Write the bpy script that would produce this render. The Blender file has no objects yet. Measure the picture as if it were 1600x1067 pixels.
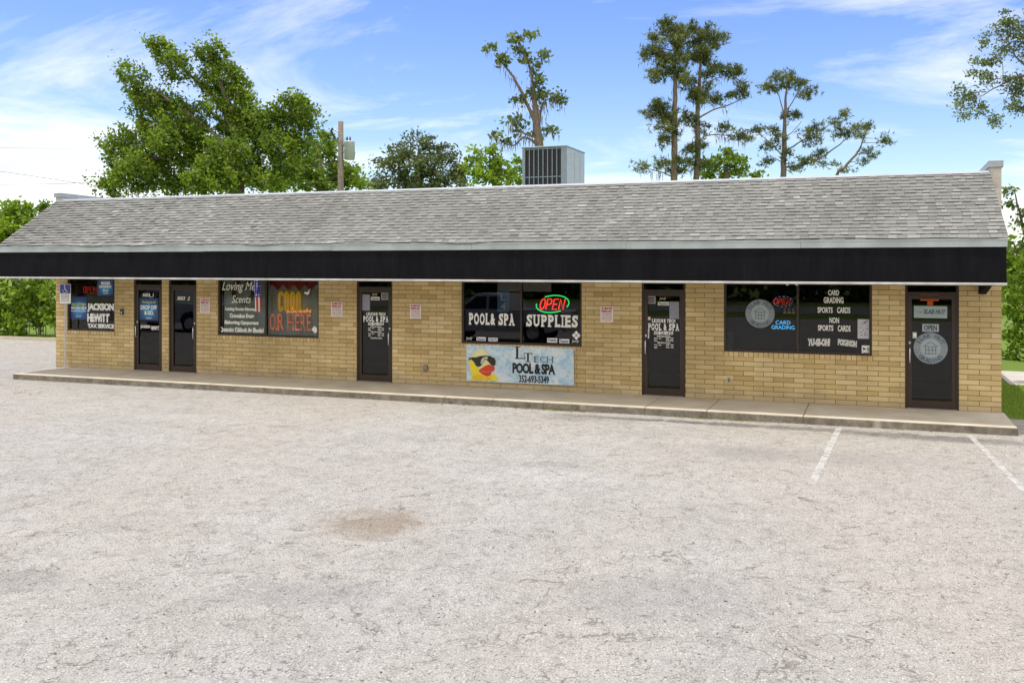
import bpy, math, random
import numpy as np
from mathutils import Vector, Matrix, Euler
R = math.radians
sc = bpy.context.scene
COL = sc.collection
# ---------------------------------------------------------------- camera
CX, CY, CZ = 21.37, -20.47, 3.0
FPX = 1490.0                      # focal length in pixels of the 1600 px wide picture
YAW = math.atan(FPX / 3948.0)
SY, CYW = math.sin(YAW), math.cos(YAW)
cam = bpy.data.cameras.new('camera'); cam_o = bpy.data.objects.new('camera', cam); COL.objects.link(cam_o)
cam.sensor_width = 36; cam.lens = 36 * FPX / 1600; cam.clip_end = 3000; cam.clip_start = .1
cam.shift_y = -120.5 / 1600
cam_o.location = (CX, CY, CZ); cam_o.rotation_euler = (R(90), 0, YAW)
sc.camera = cam_o
# ---------------------------------------------------------------- sun, sky, exposure
SUN_EL, SUN_AZ = 77.0, 242.0       # azimuth measured from +Y (north) clockwise
S_dir = Vector((math.sin(R(SUN_AZ)) * math.cos(R(SUN_EL)), math.cos(R(SUN_AZ)) * math.cos(R(SUN_EL)), math.sin(R(SUN_EL))))
sun = bpy.data.lights.new('sun', 'SUN'); sun.energy = 2.3; sun.angle = R(.5); sun.color = (1, .95, .87)
sun_o = bpy.data.objects.new('sun', sun); COL.objects.link(sun_o)
sun_o.rotation_euler = S_dir.to_track_quat('Z', 'Y').to_euler()
w = bpy.data.worlds.new('World'); sc.world = w; w.use_nodes = True
nt = w.node_tree; N = nt.nodes; Lk = nt.links
bg = N['Background']
sky = N.new('ShaderNodeTexSky'); sky.sky_type = 'NISHITA'; sky.sun_disc = False
sky.sun_elevation = R(SUN_EL); sky.sun_rotation = R(SUN_AZ); sky.air_density = 1.0; sky.dust_density = .6; sky.ozone_density = 2.2
tc = N.new('ShaderNodeTexCoord'); sep = N.new('ShaderNodeSeparateXYZ'); Lk.new(tc.outputs['Generated'], sep.inputs[0])
def mth(tree, op, a, b=None, clamp=False):
    n = tree.nodes.new('ShaderNodeMath'); n.operation = op; n.use_clamp = clamp
    for i, v in enumerate((a, b)):
        if v is None: continue
        if isinstance(v, (int, float)): n.inputs[i].default_value = v
        else: tree.links.new(v, n.inputs[i])
    return n.outputs[0]
zz = mth(nt, 'ADD', mth(nt, 'MAXIMUM', sep.outputs[2], 0), .10)
cmb = N.new('ShaderNodeCombineXYZ')
Lk.new(mth(nt, 'DIVIDE', sep.outputs[0], zz), cmb.inputs[0]); Lk.new(mth(nt, 'DIVIDE', sep.outputs[1], zz), cmb.inputs[1])
mp = N.new('ShaderNodeMapping'); mp.inputs['Rotation'].default_value = (0, 0, R(28)); mp.inputs['Scale'].default_value = (.8, 1.25, 1)
mp.inputs['Location'].default_value = (3.1, 1.7, 0)
Lk.new(cmb.outputs[0], mp.inputs[0])
n1 = N.new('ShaderNodeTexNoise'); n1.inputs['Scale'].default_value = .75; n1.inputs['Detail'].default_value = 9; n1.inputs['Roughness'].default_value = .64; n1.inputs['Distortion'].default_value = .6
Lk.new(mp.outputs[0], n1.inputs['Vector'])
# more cloud low down and towards the left of the view
leftdot = N.new('ShaderNodeVectorMath'); leftdot.operation = 'DOT_PRODUCT'
Lk.new(tc.outputs['Generated'], leftdot.inputs[0]); leftdot.inputs[1].default_value = (-.79, .60, .10)
lm = mth(nt, 'MULTIPLY', mth(nt, 'SUBTRACT', leftdot.outputs['Value'], .90, True), 1.7)
low = mth(nt, 'MULTIPLY', mth(nt, 'SUBTRACT', .115, sep.outputs[2], True), 2.2)
# unseen white cloud added behind the viewer to fill light onto the shaded front
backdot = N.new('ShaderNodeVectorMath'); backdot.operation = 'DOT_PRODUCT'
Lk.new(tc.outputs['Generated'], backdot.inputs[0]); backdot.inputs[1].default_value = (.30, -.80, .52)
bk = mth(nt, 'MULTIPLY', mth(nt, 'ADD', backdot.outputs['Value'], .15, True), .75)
lm = mth(nt, 'MULTIPLY', lm, mth(nt, 'MULTIPLY', mth(nt, 'SUBTRACT', .27, sep.outputs[2], True), 7.0, True))
puff = N.new('ShaderNodeVectorMath'); puff.operation = 'DOT_PRODUCT'
Lk.new(tc.outputs['Generated'], puff.inputs[0]); puff.inputs[1].default_value = (.045, .970, .238)
pf = mth(nt, 'MULTIPLY', mth(nt, 'SUBTRACT', puff.outputs['Value'], .992, True), 16)
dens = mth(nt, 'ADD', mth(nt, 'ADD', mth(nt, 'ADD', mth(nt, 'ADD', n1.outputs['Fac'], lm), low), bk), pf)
cr = N.new('ShaderNodeValToRGB'); cr.color_ramp.elements[0].position = .515; cr.color_ramp.elements[1].position = .90
cr.color_ramp.elements[0].color = (0, 0, 0, 1); cr.color_ramp.elements[1].color = (1, 1, 1, 1)
Lk.new(dens, cr.inputs[0])
hs = N.new('ShaderNodeHueSaturation'); hs.inputs['Saturation'].default_value = 1.24; hs.inputs['Value'].default_value = 1.30; hs.inputs['Hue'].default_value = .518
Lk.new(sky.outputs[0], hs.inputs['Color'])
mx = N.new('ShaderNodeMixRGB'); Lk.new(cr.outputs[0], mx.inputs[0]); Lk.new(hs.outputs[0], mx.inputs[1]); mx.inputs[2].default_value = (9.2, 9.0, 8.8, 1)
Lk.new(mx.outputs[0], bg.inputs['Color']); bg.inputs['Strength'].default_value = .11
sc.view_settings.view_transform = 'Standard'; sc.view_settings.look = 'None'
sc.view_settings.exposure = 0.50; sc.view_settings.gamma = 1
sc.cycles.max_bounces = 8; sc.cycles.transparent_max_bounces = 24; sc.cycles.diffuse_bounces = 4

# ================================================================ helpers
def P(px, py, t):                 # a point seen at picture position px, py, at t metres of depth
    u = (px - 800) / FPX
    return Vector((CX + t * (CYW * u - SY), CY + t * (SY * u + CYW), CZ - (py - 413) / FPX * t))
def W(px, py, Y=0.0):             # the point of the plane y = Y seen there
    u = (px - 800) / FPX
    return P(px, py, (Y - CY) / (SY * u + CYW))
def G(px, py, z=0.0):
    return P(px, py, (CZ - z) * FPX / (py - 413))
def tag(o, label=None, cat=None, group=None, kind=None):
    if label: o['label'] = label
    if cat: o['category'] = cat
    if group: o['group'] = group
    if kind: o['kind'] = kind
    return o
def thing(name, label, cat, loc=(0, 0, 0), group=None, rz=0):
    o = bpy.data.objects.new(name, None); COL.objects.link(o); o.empty_display_size = .2
    o.location = loc; o.rotation_euler.z = rz
    return tag(o, label, cat, group)
def copy_tree(o, parent=None):
    c = o.copy(); COL.objects.link(c)
    if parent: c.parent = parent
    for ch in list(o.children): copy_tree(ch, c)
    return c
FONT = {}
def glyphs(s, bold=0.0, shear=0.0, space=1.0):
    key = (s, bold, shear, space)
    if key in FONT: return FONT[key]
    c = bpy.data.curves.new('t', 'FONT'); c.body = s; c.offset = bold; c.shear = shear; c.space_character = space
    c.resolution_u = 3; c.size = 1
    o = bpy.data.objects.new('t', c); COL.objects.link(o)
    bpy.context.view_layer.update()
    m = bpy.data.meshes.new_from_object(o.evaluated_get(bpy.context.evaluated_depsgraph_get()))
    vs = [(v.co.x, v.co.y) for v in m.vertices]; fs = [tuple(p.vertices) for p in m.polygons]
    bpy.data.objects.remove(o); bpy.data.curves.remove(c); bpy.data.meshes.remove(m)
    FONT[key] = (vs, fs); return FONT[key]
class MB:
    def __init__(s): s.v = []; s.f = []; s.tone = []; s.t = .5; s.mi = []; s.m = 0; s.sm = []; s.smooth = False
    def add(s, vs, fs):
        b = len(s.v); s.v += [tuple(p) for p in vs]
        for f in fs:
            s.f.append(tuple(i + b for i in f)); s.tone.append(s.t); s.mi.append(s.m); s.sm.append(s.smooth)
    def box(s, x0, x1, y0, y1, z0, z1):
        v = [(x0,y0,z0),(x1,y0,z0),(x1,y1,z0),(x0,y1,z0),(x0,y0,z1),(x1,y0,z1),(x1,y1,z1),(x0,y1,z1)]
        s.add(v, [(0,3,2,1),(4,5,6,7),(0,1,5,4),(1,2,6,5),(2,3,7,6),(3,0,4,7)]); return s
    def bev(s, x0, x1, y0, y1, z0, z1, r=.01):   # box with chamfered edges all round
        xs, ys, zs = (x0, x0+r, x1-r, x1), (y0, y0+r, y1-r, y1), (z0, z0+r, z1-r, z1)
        import itertools
        pts = []
        for a in (1, 2):
            for b in (1, 2):
                for c in (1, 2):
                    pts += [(xs[0 if a==1 else 3], ys[b], zs[c]), (xs[a], ys[0 if b==1 else 3], zs[c]), (xs[a], ys[b], zs[0 if c==1 else 3])]
        import bmesh
        bm = bmesh.new()
        for p in pts: bm.verts.new(p)
        bmesh.ops.convex_hull(bm, input=bm.verts)
        bmesh.ops.dissolve_limit(bm, angle_limit=R(2), verts=bm.verts, edges=bm.edges)
        bm.verts.index_update()
        s.add([v.co[:] for v in bm.verts], [tuple(v.index for v in f.verts) for f in bm.faces]); bm.free(); return s
    def quad(s, a, b, c, d): s.add([a, b, c, d], [(0, 1, 2, 3)]); return s
    def tube(s, pts, r, n=8, cap=True, closed=False):
        pts = [Vector(p) for p in pts]; k = len(pts); rs = r if isinstance(r, (list, tuple)) else [r] * k
        vs = []; fs = []; up = Vector((0, 0, 1))
        for i, p in enumerate(pts):
            a = pts[(i - 1) % k] if (closed or i > 0) else p
            b = pts[(i + 1) % k] if (closed or i < k - 1) else p
            d = (b - a).normalized() if (b - a).length > 1e-9 else Vector((0, 0, 1))
            x = d.cross(up if abs(d.z) < .95 else Vector((0, 1, 0))).normalized(); y = d.cross(x).normalized()
            for j in range(n):
                an = 2 * math.pi * j / n
                vs.append(p + (x * math.cos(an) + y * math.sin(an)) * rs[i])
        for i in range(k if closed else k - 1):
            for j in range(n):
                a, b = i * n + j, i * n + (j + 1) % n; c, d = ((i + 1) % k) * n + (j + 1) % n, ((i + 1) % k) * n + j
                fs.append((a, b, c, d))
        if cap and not closed: fs += [tuple(range(n)), tuple(range((k - 1) * n, k * n))]
        o = s.smooth; s.smooth = True; s.add(vs, fs); s.smooth = o; return s
    def poly(s, pts, y, th=0.0):     # polygon in the wall plane (x, z), facing the street, with thickness th
        n = len(pts)
        if th <= 0: s.add([(p[0], y, p[1]) for p in pts], [tuple(range(n))]); return s
        s.add([(p[0], y, p[1]) for p in pts] + [(p[0], y + th, p[1]) for p in pts],
              [tuple(range(n)), tuple(range(2 * n - 1, n - 1, -1))] + [(i, n + i, n + (i + 1) % n, (i + 1) % n) for i in range(n)])
        return s
    def disc(s, cx, cz, rx, rz, y, n=36, th=.002):
        return s.poly([(cx + rx * math.cos(2*math.pi*i/n), cz + rz * math.sin(2*math.pi*i/n)) for i in range(n)], y, th)
    def ring(s, cx, cz, ro, ri, y, n=40):
        vs = []
        for i in range(n):
            a = 2*math.pi*i/n
            vs += [(cx+ro*math.cos(a), y, cz+ro*math.sin(a)), (cx+ri*math.cos(a), y, cz+ri*math.sin(a))]
        s.add(vs, [(2*i, 2*i+1, (2*i+3) % (2*n), (2*i+2) % (2*n)) for i in range(n)]); return s
    def text(s, st, x0, x1, z0, z1, y, bold=.0, shear=0, space=1.0, tilt=0.0, serif=0):
        vs, fs = glyphs(st, bold, shear, space)
        if not vs: return s
        ax, bx = min(v[0] for v in vs), max(v[0] for v in vs); az, bz = min(v[1] for v in vs), max(v[1] for v in vs)
        sx, sz = (x1-x0)/(bx-ax), (z1-z0)/(bz-az)
        s.add([(x0+(v[0]-ax)*sx, y, z0+(v[1]-az)*sz + tilt*(v[0]-ax)*sx) for v in vs], fs); return s
    def wtext(s, st, px0, px1, py0, py1, Y=-.0, **k):  # the same, its box measured on the wall plane Y
        a = W(px0, py1, Y); b = W(px1, py0, Y)
        c = W(px0, py0, Y); d = W(px1, py1, Y)
        zb = (a.z + d.z) / 2; zt = (b.z + c.z) / 2
        zc0, zc1 = W((px0+px1)/2, py1, Y).z, W((px0+px1)/2, py0, Y).z
        return s.text(st, a.x, b.x, zc0, zc1, Y, **k)
    def arc(s, st, cx, cz, r, h, a0, a1, y, bold=.02, inward=False):
        n = len(st)
        for i, ch in enumerate(st):
            if ch == ' ': continue
            a = R(a0 + (a1 - a0) * (i + .5) / n)
            vs, fs = glyphs(ch, bold)
            ax, bx = min(v[0] for v in vs), max(v[0] for v in vs); az, bz = min(v[1] for v in vs), max(v[1] for v in vs)
            k = h / (bz - az); rot = (a + math.pi/2) if inward else (a - math.pi/2)
            o = []
            for v in vs:
                lx, lz = (v[0] - (ax+bx)/2) * k, (v[1] - (az+bz)/2) * k
                o.append((cx + r*math.cos(a) + lx*math.cos(rot) - lz*math.sin(rot), y, cz + r*math.sin(a) + lx*math.sin(rot) + lz*math.cos(rot)))
            s.add(o, fs)
        return s
    def build(s, name, mat, parent=None, off=(0, 0, 0), tone=False):
        m = bpy.data.meshes.new(name); ox, oy, oz = off
        m.from_pydata([(x-ox, y-oy, z-oz) for x, y, z in s.v], [], s.f)
        mats = mat if isinstance(mat, (list, tuple)) else [mat]
        for q in mats: m.materials.append(q)
        uv = m.uv_layers.new(name='UVMap'); dat = np.zeros(len(m.loops) * 2, np.float32)
        for p in m.polygons:
            nx, ny, nz = abs(p.normal.x), abs(p.normal.y), abs(p.normal.z)
            p.material_index = s.mi[p.index]; p.use_smooth = s.sm[p.index]
            for li in p.loop_indices:
                x, y, z = s.v[m.loops[li].vertex_index]
                q = (x, z) if ny >= nx and ny >= nz else ((y, z) if nx >= nz else (x, y))
                dat[2*li], dat[2*li+1] = q
        uv.data.foreach_set('uv', dat)
        if tone:
            at = m.attributes.new('tone', 'FLOAT', 'FACE'); at.data.foreach_set('value', s.tone)
        m.update()
        o = bpy.data.objects.new(name, m); COL.objects.link(o)
        if parent: o.parent = parent
        return o

# ---------------------------------------------------------------- materials
MATS = {}
class Mat:
    def __init__(s, name, col=(.5,.5,.5), rough=.6, metal=0, spec=.5):
        s.m = bpy.data.materials.new(name); s.m.use_nodes = True; s.t = s.m.node_tree; s.n = s.t.nodes; s.l = s.t.links
        s.b = s.n['Principled BSDF']; s.b.inputs['Base Color'].default_value = (*col, 1); s.b.inputs['Roughness'].default_value = rough
        s.b.inputs['Metallic'].default_value = metal; s.b.inputs['Specular IOR Level'].default_value = spec
        s.obj = None
    def co(s, kind='Object', scale=(1,1,1), rot=(0,0,0), loc=(0,0,0)):
        t = s.n.new('ShaderNodeTexCoord'); m = s.n.new('ShaderNodeMapping'); m.inputs['Scale'].default_value = scale; m.inputs['Rotation'].default_value = rot; m.inputs['Location'].default_value = loc
        s.l.new(t.outputs[kind], m.inputs[0]); return m.outputs[0]
    def noise(s, vec, scale, detail=4, rough=.55, dist=0):
        n = s.n.new('ShaderNodeTexNoise'); n.inputs['Scale'].default_value = scale; n.inputs['Detail'].default_value = detail
        n.inputs['Roughness'].default_value = rough; n.inputs['Distortion'].default_value = dist; s.l.new(vec, n.inputs['Vector']); return n.outputs['Fac']
    def vor(s, vec, scale, feat='F1', out='Distance'):
        n = s.n.new('ShaderNodeTexVoronoi'); n.feature = feat; n.inputs['Scale'].default_value = scale; s.l.new(vec, n.inputs['Vector']); return n.outputs[out]
    def ramp(s, fac, stops):
        r = s.n.new('ShaderNodeValToRGB'); e = r.color_ramp.elements
        while len(e) < len(stops): e.new(.5)
        for i, (p, c) in enumerate(stops):
            e[i].position = p; e[i].color = (*c, 1) if isinstance(c, tuple) else (c, c, c, 1)
        s.l.new(fac, r.inputs[0]); return r.outputs[0]
    def mix(s, fac, a, b, mode='MIX'):
        n = s.n.new('ShaderNodeMixRGB'); n.blend_type = mode
        for i, v in enumerate((fac, a, b)):
            if isinstance(v, (int, float)): n.inputs[i].default_value = v if i == 0 else (v, v, v, 1)
            elif isinstance(v, tuple): n.inputs[i].default_value = (*v, 1)
            else: s.l.new(v, n.inputs[i])
        return n.outputs[0]
    def math(s, op, a, b=None, clamp=False): return mth(s.t, op, a, b, clamp)
    def col(s, c): s.l.new(c, s.b.inputs['Base Color']); return s
    def bump(s, h, strength=.3, dist=.01):
        b = s.n.new('ShaderNodeBump'); b.inputs['Strength'].default_value = strength; b.inputs['Distance'].default_value = dist
        s.l.new(h, b.inputs['Height']); s.l.new(b.outputs[0], s.b.inputs['Normal']); return s
def simple(name, col, rough=.6, metal=0, spec=.5, var=.12, scale=6, bump=0):
    if name in MATS: return MATS[name]
    m = Mat(name, col, rough, metal, spec); v = m.co('Object')
    f = m.noise(v, scale, 5)
    a = tuple(max(0, c * (1 - var)) for c in col); b = tuple(min(1, c * (1 + var)) for c in col)
    m.col(m.ramp(f, [(.3, a), (.7, b)]))
    if bump: m.bump(m.noise(v, 60, 3), bump, .004)
    MATS[name] = m.m; return m.m
def emis(name, col, st):
    m = Mat(name, col); m.b.inputs['Emission Color'].default_value = (*col, 1); m.b.inputs['Emission Strength'].default_value = st; return m.m

# brick (16 x 4 inch buff units, running bond)
def brick_mat(name, bw=.4064, bh=.1016, soldier=False):
    m = Mat(name, rough=.9, spec=.2); v = m.co('UV', loc=(.05, -.048 if not soldier else 0, 0))
    b = m.n.new('ShaderNodeTexBrick'); m.l.new(v, b.inputs['Vector']); b.inputs['Scale'].default_value = 1
    b.inputs['Brick Width'].default_value = bw; b.inputs['Row Height'].default_value = bh; b.offset = .5 if not soldier else 0
    b.inputs['Mortar Size'].default_value = .0052; b.inputs['Mortar Smooth'].default_value = .25; b.inputs['Bias'].default_value = 0
    b.inputs['Color1'].default_value = (0, 0, 0, 1); b.inputs['Color2'].default_value = (1, 1, 1, 1); b.inputs['Mortar'].default_value = (.5, .5, .5, 1)
    tone = m.ramp(b.outputs['Color'], [(0, (.50, .355, .155)), (.12, (.62, .455, .21)), (.5, (.69, .525, .265)), (.85, (.76, .595, .32)), (1, (.82, .67, .40))])
    o = m.co('Object')
    fine = m.noise(m.co('Object', scale=(1, 1, 1.6)), 38, 6, .7)
    c = m.mix(.6, m.mix(.15, tone, (.70, .51, .235)), m.ramp(fine, [(.3, .72), (.55, 1.0), (.8, 1.12)]), 'MULTIPLY')
    stain = m.noise(o, .55, 4, .6)
    c = m.mix(m.ramp(stain, [(.40, 0), (.66, .6)]), c, (.36, .27, .13), 'MIX')
    sp = m.noise(m.co('Object', scale=(.7, 1, 1.3)), 3.2, 5, .65)
    c = m.mix(m.ramp(sp, [(.66, 0), (.78, .5)]), c, (.72, .66, .52))
    sz = m.n.new('ShaderNodeSeparateXYZ'); m.l.new(o, sz.inputs[0])
    foot = m.math('SUBTRACT', m.math('ADD', m.math('MULTIPLY', m.noise(m.co('Object', scale=(1, 1, .3)), 2.2, 5, .7), .7), .10), sz.outputs[2])
    c = m.mix(m.ramp(foot, [(0, 0), (.25, .55)]), c, (.40, .33, .22))
    mort = m.mix(m.noise(o, 9, 3), (.075, .048, .02), (.19, .13, .06))
    c = m.mix(b.outputs['Fac'], c, mort); m.col(c)
    h = m.mix(.25, m.math('SUBTRACT', 1.0, b.outputs['Fac']), fine)
    m.bump(h, .8, .006); return m.m
M_brick = brick_mat('buff_brick'); M_row = brick_mat('sill_brick', .1016, .30, True)
# asphalt lot
def lot_mat():
    m = Mat('old_asphalt', rough=.93, spec=.25); v = m.co('Object')
    vs = m.co('Object', scale=(1, .35, 1), rot=(0, 0, R(-8)))
    big = m.noise(vs, .13, 5, .6, .4); mid = m.noise(v, .9, 6, .62); fine = m.noise(v, 55, 4, .75); grit = m.noise(v, 150, 2, .8)
    c = m.ramp(mid, [(.28, (.325, .315, .30)), (.5, (.395, .386, .372)), (.75, (.45, .443, .432))])
    c = m.mix(m.ramp(big, [(.38, 0), (.62, .75)]), c, (.42, .385, .34))                       # tan dusty areas
    pale = m.noise(m.co('Object', scale=(.5, 1.6, 1), rot=(0, 0, R(12))), .35, 4)
    c = m.mix(m.ramp(pale, [(.55, 0), (.72, .55)]), c, (.48, .473, .46))
    dark = m.noise(m.co('Object', loc=(7, 3, 0)), .42, 6, .7, .5)
    c = m.mix(m.ramp(dark, [(.58, 0), (.74, .4)]), c, (.29, .28, .265))
    c = m.mix(1, c, m.ramp(m.noise(m.co('Object', scale=(1, .6, 1), loc=(3, 1, 0)), 5, 5, .7), [(.3, .84), (.5, 1.0), (.75, 1.10)]), 'MULTIPLY')
    c = m.mix(1, c, m.ramp(m.noise(v, 21, 4, .75), [(.28, .62), (.44, .97), (.6, 1.04), (.8, 1.15)]), 'MULTIPLY')
    c = m.mix(1, c, m.ramp(fine, [(.34, .30), (.46, .93), (.6, 1.10), (.72, 1.38)]), 'MULTIPLY')
    c = m.mix(.9, c, m.ramp(grit, [(.34, .28), (.46, .94), (.68, 1.32)]), 'MULTIPLY')
    # aggregate chips
    ch = m.n.new('ShaderNodeTexVoronoi'); ch.inputs['Scale'].default_value = 42; m.l.new(v, ch.inputs['Vector'])
    hv = m.n.new('ShaderNodeSeparateColor'); m.l.new(ch.outputs['Color'], hv.inputs[0])
    dk = m.math('MULTIPLY', m.ramp(hv.outputs[0], [(.84, 0), (.87, 1)]), m.ramp(ch.outputs['Distance'], [(.25, 1), (.38, 0)]))
    c = m.mix(m.math('MULTIPLY', dk, .75), c, (.12, .11, .10))
    for scl, th_, cl, st_, r0_ in ((15, .93, (.10, .09, .08), .8, .16), (26, .90, (.13, .12, .11), .8, .22), (48, .86, (.66, .65, .63), .7, .3)):
        c2 = m.n.new('ShaderNodeTexVoronoi'); c2.inputs['Scale'].default_value = scl; m.l.new(m.co('Object', loc=(scl, 2, 0), scale=(1, .8, 1)), c2.inputs['Vector'])
        h2 = m.n.new('ShaderNodeSeparateColor'); m.l.new(c2.outputs['Color'], h2.inputs[0])
        c = m.mix(m.math('MULTIPLY', m.math('MULTIPLY', m.ramp(h2.outputs[1], [(th_, 0), (th_+.02, 1)]), m.ramp(c2.outputs['Distance'], [(r0_, 1), (r0_+.12, 0)])), st_), c, cl)
    # cracks, two sizes, broken up by a mask
    dn = m.n.new('ShaderNodeTexNoise'); dn.inputs['Scale'].default_value = 2.2; dn.inputs['Detail'].default_value = 6; m.l.new(v, dn.inputs['Vector'])
    vm = m.n.new('ShaderNodeVectorMath'); vm.operation = 'MULTIPLY_ADD'; m.l.new(dn.outputs['Color'], vm.inputs[0]); vm.inputs[1].default_value = (.9, .9, 0); m.l.new(v, vm.inputs[2])
    for sc_, wd, lo, st, sd in ((.30, .0035, .47, .75, 0), (1.15, .009, .47, .95, 5), (3.4, .022, .47, .9, 9), (9.0, .05, .48, .8, 13), (20.0, .09, .50, .5, 17)):
        e = m.vor(vm.outputs[0], sc_, 'DISTANCE_TO_EDGE')
        mask = m.noise(m.co('Object', loc=(sd, sd, 0)), .5 + sc_ * .5, 5, .65)
        k = m.math('MULTIPLY', m.ramp(e, [(0, 1), (wd, 0)]), m.ramp(mask, [(lo, 0), (lo + .12, st)]))
        c = m.mix(k, c, (.12, .105, .088))
    # tan repair stain, oil marks and damp line under the kerb: marks with a place of their own
    def blot(px, py, rx, ry, colr, st, s0=2.5, a=0):
        nonlocal c
        g = G(px, py)
        q = m.co('Object', loc=(0, 0, 0)); sb = m.n.new('ShaderNodeVectorMath'); sb.operation = 'SUBTRACT'; m.l.new(q, sb.inputs[0]); sb.inputs[1].default_value = (g.x, g.y, 0)
        mpn = m.n.new('ShaderNodeMapping'); mpn.vector_type = 'TEXTURE'; mpn.inputs['Rotation'].default_value = (0, 0, YAW + a); mpn.inputs['Scale'].default_value = (rx, ry, 1)
        m.l.new(sb.outputs[0], mpn.inputs[0]); ln = m.n.new('ShaderNodeVectorMath'); ln.operation = 'LENGTH'; m.l.new(mpn.outputs[0], ln.inputs[0])
        d = m.math('ADD', ln.outputs['Value'], m.math('MULTIPLY', m.math('SUBTRACT', m.noise(q, s0, 7, .78), .5), 2.4))
        c = m.mix(m.math('MULTIPLY', m.ramp(d, [(.35, st), (1.15, 0)]), m.ramp(fine, [(.3, 1), (.62, .25)])), c, colr)
    blot(588, 819, .80, .78, (.17, .115, .06), 1.0)
    blot(1020, 930, 1.2, .8, (.15, .15, .155), .55, 3)
    blot(480, 925, 1.0, .5, (.15, .15, .155), .6, 3)
    blot(30, 905, .6, .4, (.15, .15, .155), .65, 3)
    blot(1160, 708, 1.0, .8, (.15, .15, .155), .5, 3)
    blot(895, 653, .9, .35, (.14, .13, .12), .65, 4, -.3)
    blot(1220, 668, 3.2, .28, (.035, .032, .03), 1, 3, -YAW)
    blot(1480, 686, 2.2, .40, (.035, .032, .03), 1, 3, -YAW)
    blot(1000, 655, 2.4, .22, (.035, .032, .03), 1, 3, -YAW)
    blot(1310, 715, 2.0, .9, (.20, .19, .18), .6, 3, -YAW)
    blot(375, 901, .10, .06, (.05, .05, .05), .9, 6)
    blot(440, 666, .36, .2, (.13, .12, .11), .7, 6)
    for q in ((268, 1018), (272, 1024), (356, 976), (298, 862), (1148, 978), (1245, 979), (1010, 962), (1080, 850), (1405, 834), (1450, 850), (1150, 980)):
        blot(q[0], q[1], .06, .04, (.10, .09, .08), .9, 7)
    m.col(c)
    m.bump(m.mix(.5, fine, grit), .7, .008); return m.m
def grass_mat():
    m = Mat('lawn', rough=.95, spec=.1); v = m.co('Object')
    m.col(m.mix(m.noise(v, .4, 4), m.ramp(m.noise(v, 30, 4, .7), [(.3, (.07, .12, .02)), (.7, (.20, .30, .05))]), (.16, .22, .05))); m.bump(m.noise(v, 40, 4), .6, .03); return m.m
def walk_mat():
    m = Mat('walk_concrete', rough=.9, spec=.25); v = m.co('Object')
    c = m.ramp(m.noise(v, 1.6, 6, .6), [(.3, (.50, .435, .34)), (.7, (.64, .58, .48))])
    c = m.mix(m.ramp(m.noise(m.co('Object', loc=(4, 0, 0)), .6, 4), [(.5, 0), (.7, .4)]), c, (.36, .30, .22))
    c = m.mix(.7, c, m.ramp(m.noise(v, 110, 3, .8), [(.3, .78), (.7, 1.12)]), 'MULTIPLY'); m.col(c); m.bump(m.noise(v, 80, 4), .3, .004); return m.m
def curb_mat():
    m = Mat('kerb_face', rough=.95, spec=.15); v = m.co('Object')
    c = m.ramp(m.noise(v, 5, 7, .7), [(.3, (.13, .115, .09)), (.55, (.26, .23, .185)), (.8, (.40, .36, .29))])
    c = m.mix(.8, c, m.ramp(m.noise(v, 60, 3, .8), [(.3, .6), (.7, 1.2)]), 'MULTIPLY')
    c = m.mix(m.ramp(m.noise(m.co('Object', scale=(1, 1, .1)), 1.1, 2), [(.64, 0), (.68, .8)]), c, (.48, .44, .36)); m.col(c); m.bump(m.noise(v, 40, 4), .6, .008); return m.m
def shingle_mat():
    m = Mat('shingle', rough=.92, spec=.2); v = m.co('Object')
    a = m.n.new('ShaderNodeAttribute'); a.attribute_name = 'tone'
    c = m.ramp(a.outputs['Fac'], [(0, (.16, .16, .152)), (.35, (.225, .224, .212)), (.65, (.275, .274, .26)), (1, (.38, .378, .355))])
    c = m.mix(m.ramp(m.noise(m.co('Object', scale=(.5, 1, 1)), .8, 5), [(.45, 0), (.70, .55)]), c, (.165, .165, .155))
    c = m.mix(m.ramp(m.noise(m.co('Object', scale=(1.6, .25, .25)), 1.3, 6, .7), [(.52, 0), (.72, .45)]), c, (.12, .12, .11))
    c = m.mix(.9, c, m.ramp(m.noise(v, 120, 3, .8), [(.28, .6), (.7, 1.2)]), 'MULTIPLY'); m.col(c); m.bump(m.noise(v, 150, 2), .4, .003); return m.m
def paint_mat(nm, k):
    m = Mat(nm, (.58, .57, .55), rough=.85); v = m.co('Object')
    tr = m.n.new('ShaderNodeBsdfTransparent'); mxs = m.n.new('ShaderNodeMixShader')
    f = m.math('MULTIPLY', m.ramp(m.noise(v, 4, 6, .75), [(.38 + k, .2 - k*3), (.52 + k, .85 - k)]), m.ramp(m.noise(v, 45, 3, .8), [(.38 + k, .3 - k*3), (.48 + k, .95)]))
    m.l.new(f, mxs.inputs[0]); m.l.new(tr.outputs[0], mxs.inputs[1]); m.l.new(m.b.outputs[0], mxs.inputs[2]); m.l.new(mxs.outputs[0], m.n['Material Output'].inputs[0])
    return m.m
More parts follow.
